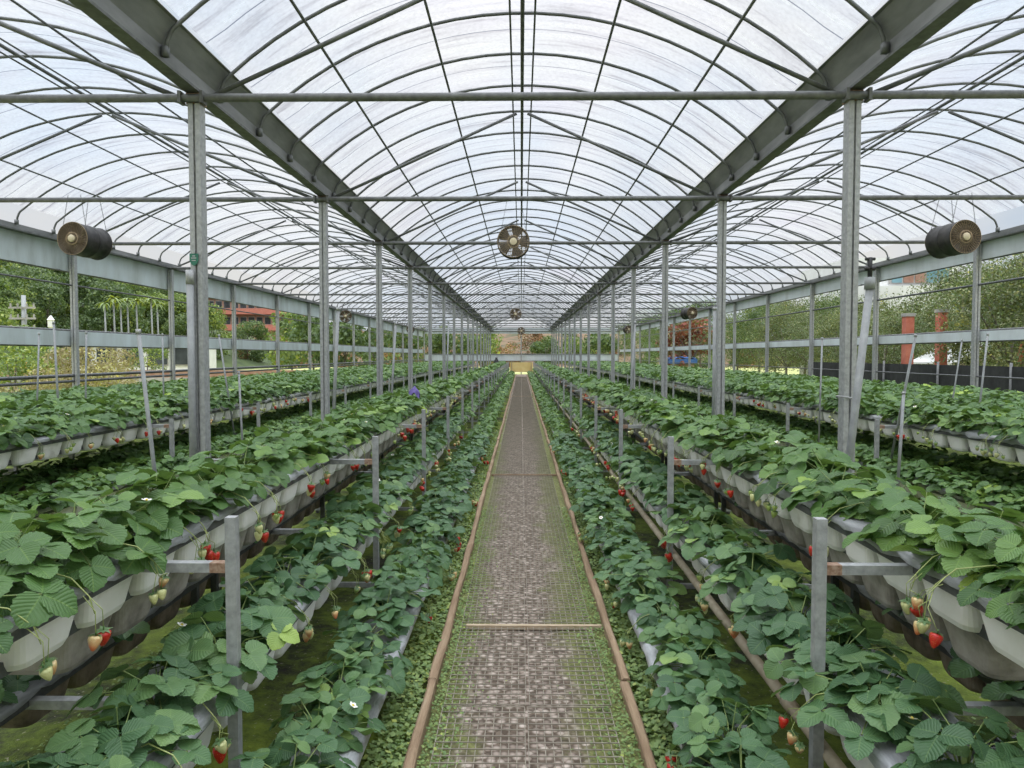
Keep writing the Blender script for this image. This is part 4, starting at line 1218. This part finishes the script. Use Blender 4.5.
def facade(name, cx, cy, w, dpt, h, label, cat, mats, floors, win, z0=0., balc=True, rz=0.0):
    t = thing(name, (cx, cy, z0), label, cat, rz=rz)
    box(MB(), -w / 2, w / 2, 0, dpt, -.3, h).obj('walls', mats[0], t, smooth=False)
    box(MB(), -w / 2 - .2, w / 2 + .2, -.4, dpt + .2, h, h + .25).obj('roof', mats[1], t, smooth=False)
    fh = h / floors
    for f in range(floors):
        n = max(2, int(w / 1.7))
        for i in range(n):
            x = -w / 2 + (i + .5) * w / n
            wd = w / n * .36
            fr = box(MB(), x - wd - .06, x + wd + .06, -.05, .02, f * fh + fh * .36, f * fh + fh * .86).obj('window', mats[2], t, smooth=False)
            box(MB(), x - wd, x + wd, -.08, -.051, f * fh + fh * .4, f * fh + fh * .82).obj('pane', win, fr, smooth=False)
        if balc:
            box(MB(), -w / 2 - .1, w / 2 + .1, -.95, -.12, f * fh, f * fh + fh * .36).obj('balcony', mats[3], t, smooth=False)
    return t
# salmon apartment block seen between the left columns
P = px(247, 355, 150)
facade('apartment_block', P[0], 150, 17, 12, 13.4, 'salmon pink apartment block with balconies beyond the left wall', 'building', (M['brick'], M['salmon'], M['concrete'], M['salmon']), 4, M['dark_glass'])
P = px(150, 355, 47)
t = facade('low_white_building', P[0] - 1.3, 47, 8.5, 3, 2.45, 'low white building with small windows at the hill foot', 'building', (M['white_wall'], M['concrete'], M['concrete'], M['white_wall']), 1, M['dark_glass'], balc=False)
o = box(MB(), -34, -9.2, 40, 40.3, -.2, .75).obj('retaining_wall', M['brick'], smooth=False)
tag(o, 'low brown retaining wall in front of the white building', 'retaining wall')
o = box(MB(), -32, -9.4, 36, 36.25, -.2, .45).obj('roadside_kerb', M['concrete'], smooth=False)
tag(o, 'pale concrete kerb below the brown retaining wall', 'kerb')
# utility pole
P = px(21, 295, 40)
t = thing('utility_pole', (P[0], 40, -.2), 'concrete utility pole with crossarms and an orange base at the hill foot', 'utility pole')
tube(MB(), [(0, 0, 1.4), (0, 0, P[2] + .2)], [.16, .11], 10).obj('pole', M['pipe_grey'], t)
tube(MB(), [(0, 0, 0), (0, 0, 1.4)], .18, 10).obj('painted_base', M['orange'], t)
for z in (P[2] - .5, P[2] - 1.1, P[2] - 1.7):
    mb = box(MB(), -.75, .75, -.17, -.1, z - .05, z + .05)
    for xx in (-.65, -.25, .25, .65):
        tube(mb, [(xx, -.13, z), (xx, -.13, z + .24)], .05, 6)
    mb.obj('crossarm', M['concrete'], t, smooth=False)
P = px(48, 316, 30)
t = thing('lamp_lantern', (P[0], 30, -.2), 'small white lantern on a post outside the left wall', 'lantern')
tube(MB(), [(0, 0, 0), (0, 0, P[2] - .3)], .07, 8).obj('post', M['pvc'], t)
lathe(MB(), [(.06, P[2] - .3), (.12, P[2] - .25), (.12, P[2] + .02), (.15, P[2] + .04), (.03, P[2] + .22), (0, P[2] + .23)], 8).obj('lantern_head', M['white_wall'], t, smooth=False)

# right side: thin olive trees, white building, red posts, net fence, tarp
RT = [tree_mesh(90 + q, 5.2, 2.6, M['tree_c'] if q != 2 else M['tree_b'], 15000, .043, clumps=30, low=.3, shell=.9) for q in range(3)]
for q, (x, d, v, sc, nm) in enumerate(((1010, 17.0, 0, .78, 'beside the dark net fence'), (1075, 16, 1, .84, 'rightmost beyond the right wall'), (965, 20, 1, .76, 'behind the right drum fan'), (1040, 22, 2, .92, 'darkest behind the right wall posts'),
        (925, 24, 0, .6, 'behind the red banner posts'), (880, 25, 1, .62, 'in front of the white building'), (845, 27, 0, .66, 'left of the white building'), (815, 30, 1, .7, 'right of the nearest right column at mid distance'),
        (785, 33, 0, .75, 'left of the nearest right column'), (757, 38, 2, .85, 'dark and low right of the second right column'), (700, 52, 2, 1.1, 'tall and dark behind the red leaved tree'), (665, 64, 2, 1.2, 'dark by the third right column'),
        (640, 76, 2, 1.2, 'dark and far by the fourth right column'), (735, 42, 1, .85, 'olive above the blue tarp stack'), (860, 44, 2, 1.15, 'dark and left behind the white building'), (952, 27, 1, .98, 'between the drum fan and the net fence'),
        (1002, 26, 0, 1.0, 'second row behind the dark net fence'), (1062, 24, 2, 1.0, 'dark at the far right behind the fence'), (902, 31, 1, .72, 'below the rounded white balcony'), (866, 33, 0, .85, 'second row left of the white balcony'),
        (832, 36, 2, .9, 'dark in the second row by the nearest right column'), (802, 38, 1, .95, 'second row left of the riser pipe'), (772, 42, 0, 1.0, 'pale between the first and second right columns'))):
    P = px(x, 355, d)
    tree('olive_tree', RT[v], (P[0], d, -.15), sc, 'twiggy olive green tree ' + nm, 'tree', 'trees beyond the right wall')
RED = tree_mesh(130, 4.2, 2.2, M['tree_r'], 2000, .12, clumps=12)
P = px(690, 355, 43); tree('red_tree', RED, (P[0], 43, -.1), .95, 'red leaved tree seen above the blue tarp stack', 'tree')
LT = [tree_mesh(150 + q, 5, 2.5, M['tree_b'] if q else M['tree_a'], 2200, .15, clumps=14) for q in range(2)]
for q, (x, d, v, sc, nm) in enumerate(((292, 60, 0, 1.1, 'bright green tree right of the salmon block'), (312, 52, 1, 1.1, 'dark tree behind the second left column'), (345, 50, 1, 1.0, 'dark tree behind the left drum fan at mid distance'), (372, 56, 1, .9, 'dark tree behind the third left column'),
        (402, 72, 1, 1.0, 'dark tree behind the fourth left column'), (430, 76, 1, 1.0, 'dark tree behind the fifth left column'), (455, 74, 1, 1.0, 'dark tree left of the far gable'), (482, 78, 0, 1.0, 'green tree at the left corner of the far gable'),
        (545, 92, 1, .9, 'dark tree seen through the far gable right of its pole'), (600, 80, 1, 1.0, 'dark tree right of the far gable'), (575, 88, 0, .8, 'green tree at the right corner of the far gable'))):
    P = px(x, 355, d)
    tree('field_tree', LT[v], (P[0], d, -.2), sc, nm, 'tree', 'trees at the field edges')
M['tree_au'] = leaf_material('autumn_leaf', (0.1, 0.05, 0.025), (0.27, 0.125, 0.06), (0.38, 0.22, 0.1), vein=False, rough=0.7)
AT = [tree_mesh(170 + q, 5.5, 2.6, M[('tree_au', 'tree_au', 'tree_b')[q]], 2600, .13, clumps=14, low=.05) for q in range(3)]
for q in range(46):
    X = -52 + 104 * (q + .5) / 46 + rng.uniform(-.6, .6); Y = 96 + 9 * (q % 3) + rng.uniform(-2, 2)
    v = 2 if X > 4 and q % 4 or q % 7 == 3 else q % 2
    tree('slope_tree', AT[v], (X, Y, float(bz(np.array(X), np.array(Y))) - .5), rng.uniform(.7, .95), 'autumn brown tree on the slope beyond the far gable' if v < 2 else 'dark evergreen tree on the slope beyond the far gable', 'tree', 'trees on the slope beyond the far gable')
# white building with blue windows
P = px(908, 355, 36)
t = thing('white_building', (P[0], 36, -.2), 'white building with a rounded balcony and blue windows beyond the right wall', 'building')
box(MB(), -3.2, 2.2, .0, 6, 0, 6.6).obj('walls', M['white_wall'], t, smooth=False)
fr = box(MB(), -1.2, 1.75, -.12, .05, 5.3, 6.45).obj('window', M['concrete'], t, smooth=False)
for k in range(5):
    box(MB(), -1.1 + k * .57, -.62 + k * .57, -.16, -.121, 5.36, 6.38).obj('pane', M['glass'] if k not in (1, 2) else M['brick'], fr, smooth=False)
a = np.linspace(0, math.pi, 14)
V = [(-.1 + 2.3 * math.cos(q), -.9 * math.sin(q), z) for z in (3.95, 5.15) for q in a]
mb = MB().add(V, [(i + 1, i, 14 + i, 14 + i + 1) for i in range(13)] + [tuple(range(14)), tuple(range(27, 13, -1))])
mb.obj('balcony', M['white_wall'], t, smooth=False)
for k, (x, y0, y1) in enumerate(((904, 313, 366), (937, 309, 360), (1019, 330, 370))):
    d = 18
    A, B_ = px(x, 372, d), px(x, y0, d)
    t = thing('banner_post', (A[0], d, -.1), f'faded red square post beyond the right wall, {("left", "middle", "right")[k]} one of three', 'post', 'red posts beyond the right wall')
    box(MB(), -.1, .1, -.1, .1, 0, B_[2]).obj('post_body', M['red_post'], t, smooth=False)
    box(MB(), -.12, .12, -.12, .12, B_[2], B_[2] + .08).obj('post_cap', M['concrete'], t, smooth=False)
t = thing('net_fence', (9.3, 0, 0), 'black shade net fence outside the right wall', 'fence')
for k in range(7):
    y = 9 + k * 2.4
    tube(MB(), [(0, y, -.1), (0, y, 1.45)], .03, 6).obj('fence_post', M['galv_dark'], t)
ys = np.linspace(9, 23.4, 30)
V = [(.035 + .04 * math.sin(i * 1.1) + o_, y, z) for i, y in enumerate(ys) for z, o_ in ((0, 0), (1.38, 0), (1.38, .01), (0, .01))]
MB().add(V, [(i * 4 + j, i * 4 + (j + 1) % 4, (i + 1) * 4 + (j + 1) % 4, (i + 1) * 4 + j) for i in range(29) for j in range(4)]).obj('net', M['net'], t, smooth=False)
P = px(985, 345, 19)
t = thing('garden_tent', (P[0] + .4, 19, -.1), 'white sheet roof of a small shelter behind the net fence', 'shelter')
prism(MB(), [(-1.3, 1.45), (0, 2.15), (1.3, 1.45), (1.3, 1.5), (0, 2.2), (-1.3, 1.5)], 0, 2.2).obj('roof', M['white_wall'], t, smooth=False)
for sx, sy in ((-1.2, .1), (1.2, .1), (-1.2, 2.1), (1.2, 2.1)):
    tube(MB(), [(sx, sy, 0), (sx, sy, 1.5)], .035, 6).obj('pole', M['galv'], t)
P = px(680, 358, 43)
mb = MB(); V, F = grid_mesh(-.85, .85, -.6, .6, 24, 12, lambda X, Y: 1.5 - .12 * np.abs(X) ** 2 - .1 * np.abs(Y) + .03 * np.sin(X * 9 + Y * 5)); mb.add(V, F)
box(mb, -.84, .84, -.59, .59, 1.1, 1.36)
t = thing('tarp_stack', (P[0], 43, 0), 'blue tarp covered stack outside the right wall', 'tarp')
mb.obj('tarp', M['blue_tarp'], t, smooth=False)
box(MB(), -.7, .7, -.45, .45, -.1, 1.1).obj('stack', M['pale_wood'], t, smooth=False)

# ------------------------------------------------------------------ sky, camera, colour management
w = bpy.data.worlds.new('overcast_sky'); bpy.context.scene.world = w
w.use_nodes = True
nt = w.node_tree; nt.nodes.clear()
tc = N(nt, 'ShaderNodeTexCoord')
mp = N(nt, 'ShaderNodeMapping'); mp.inputs['Scale'].default_value = (1, 1, 1.6)
nt.links.new(tc.outputs['Generated'], mp.inputs['Vector'])
cl = noise(nt, 2.6, 6, 0.55, mp.outputs[0])
col = ramp(nt, cl, [(0.36, (0.7, 0.82, 0.96)), (0.5, (0.91, 0.95, 1.0)), (0.62, (1.0, 1.0, 0.985))])
sz = N(nt, 'ShaderNodeSeparateXYZ'); nt.links.new(tc.outputs['Generated'], sz.inputs[0])
lum = ramp(nt, sz.outputs[2], [(0.0, (.6,) * 3), (0.42, (.7,) * 3), (0.62, (1.9,) * 3), (0.85, (3.9,) * 3)])     # overcast: brightest overhead
bg = N(nt, 'ShaderNodeBackground'); bg.inputs['Strength'].default_value = 1.0
nt.links.new(mixc(nt, 1.0, col, lum, 'MULTIPLY'), bg.inputs[0])
wo = N(nt, 'ShaderNodeOutputWorld'); nt.links.new(bg.outputs[0], wo.inputs[0])

cam = bpy.data.cameras.new('camera'); co = bpy.data.objects.new('camera', cam); C.objects.link(co)
co.location = (-.012, 0, EYE)
cam.sensor_width, cam.lens = 36.0, 36.0 * 720 / 1024
cam.clip_start, cam.clip_end = .05, 600
co.rotation_euler = (R(90) - math.atan(29 / 720), 0, math.atan(9 / 720))
sc = bpy.context.scene
sc.camera = co
vs = sc.view_settings
vs.view_transform, vs.look, vs.gamma, vs.use_curve_mapping = 'Standard', 'None', 1.0, False
vs.exposure = 0.27
sc.cycles.max_bounces = 6
sc.cycles.diffuse_bounces = 4
sc.cycles.transparent_max_bounces = 8
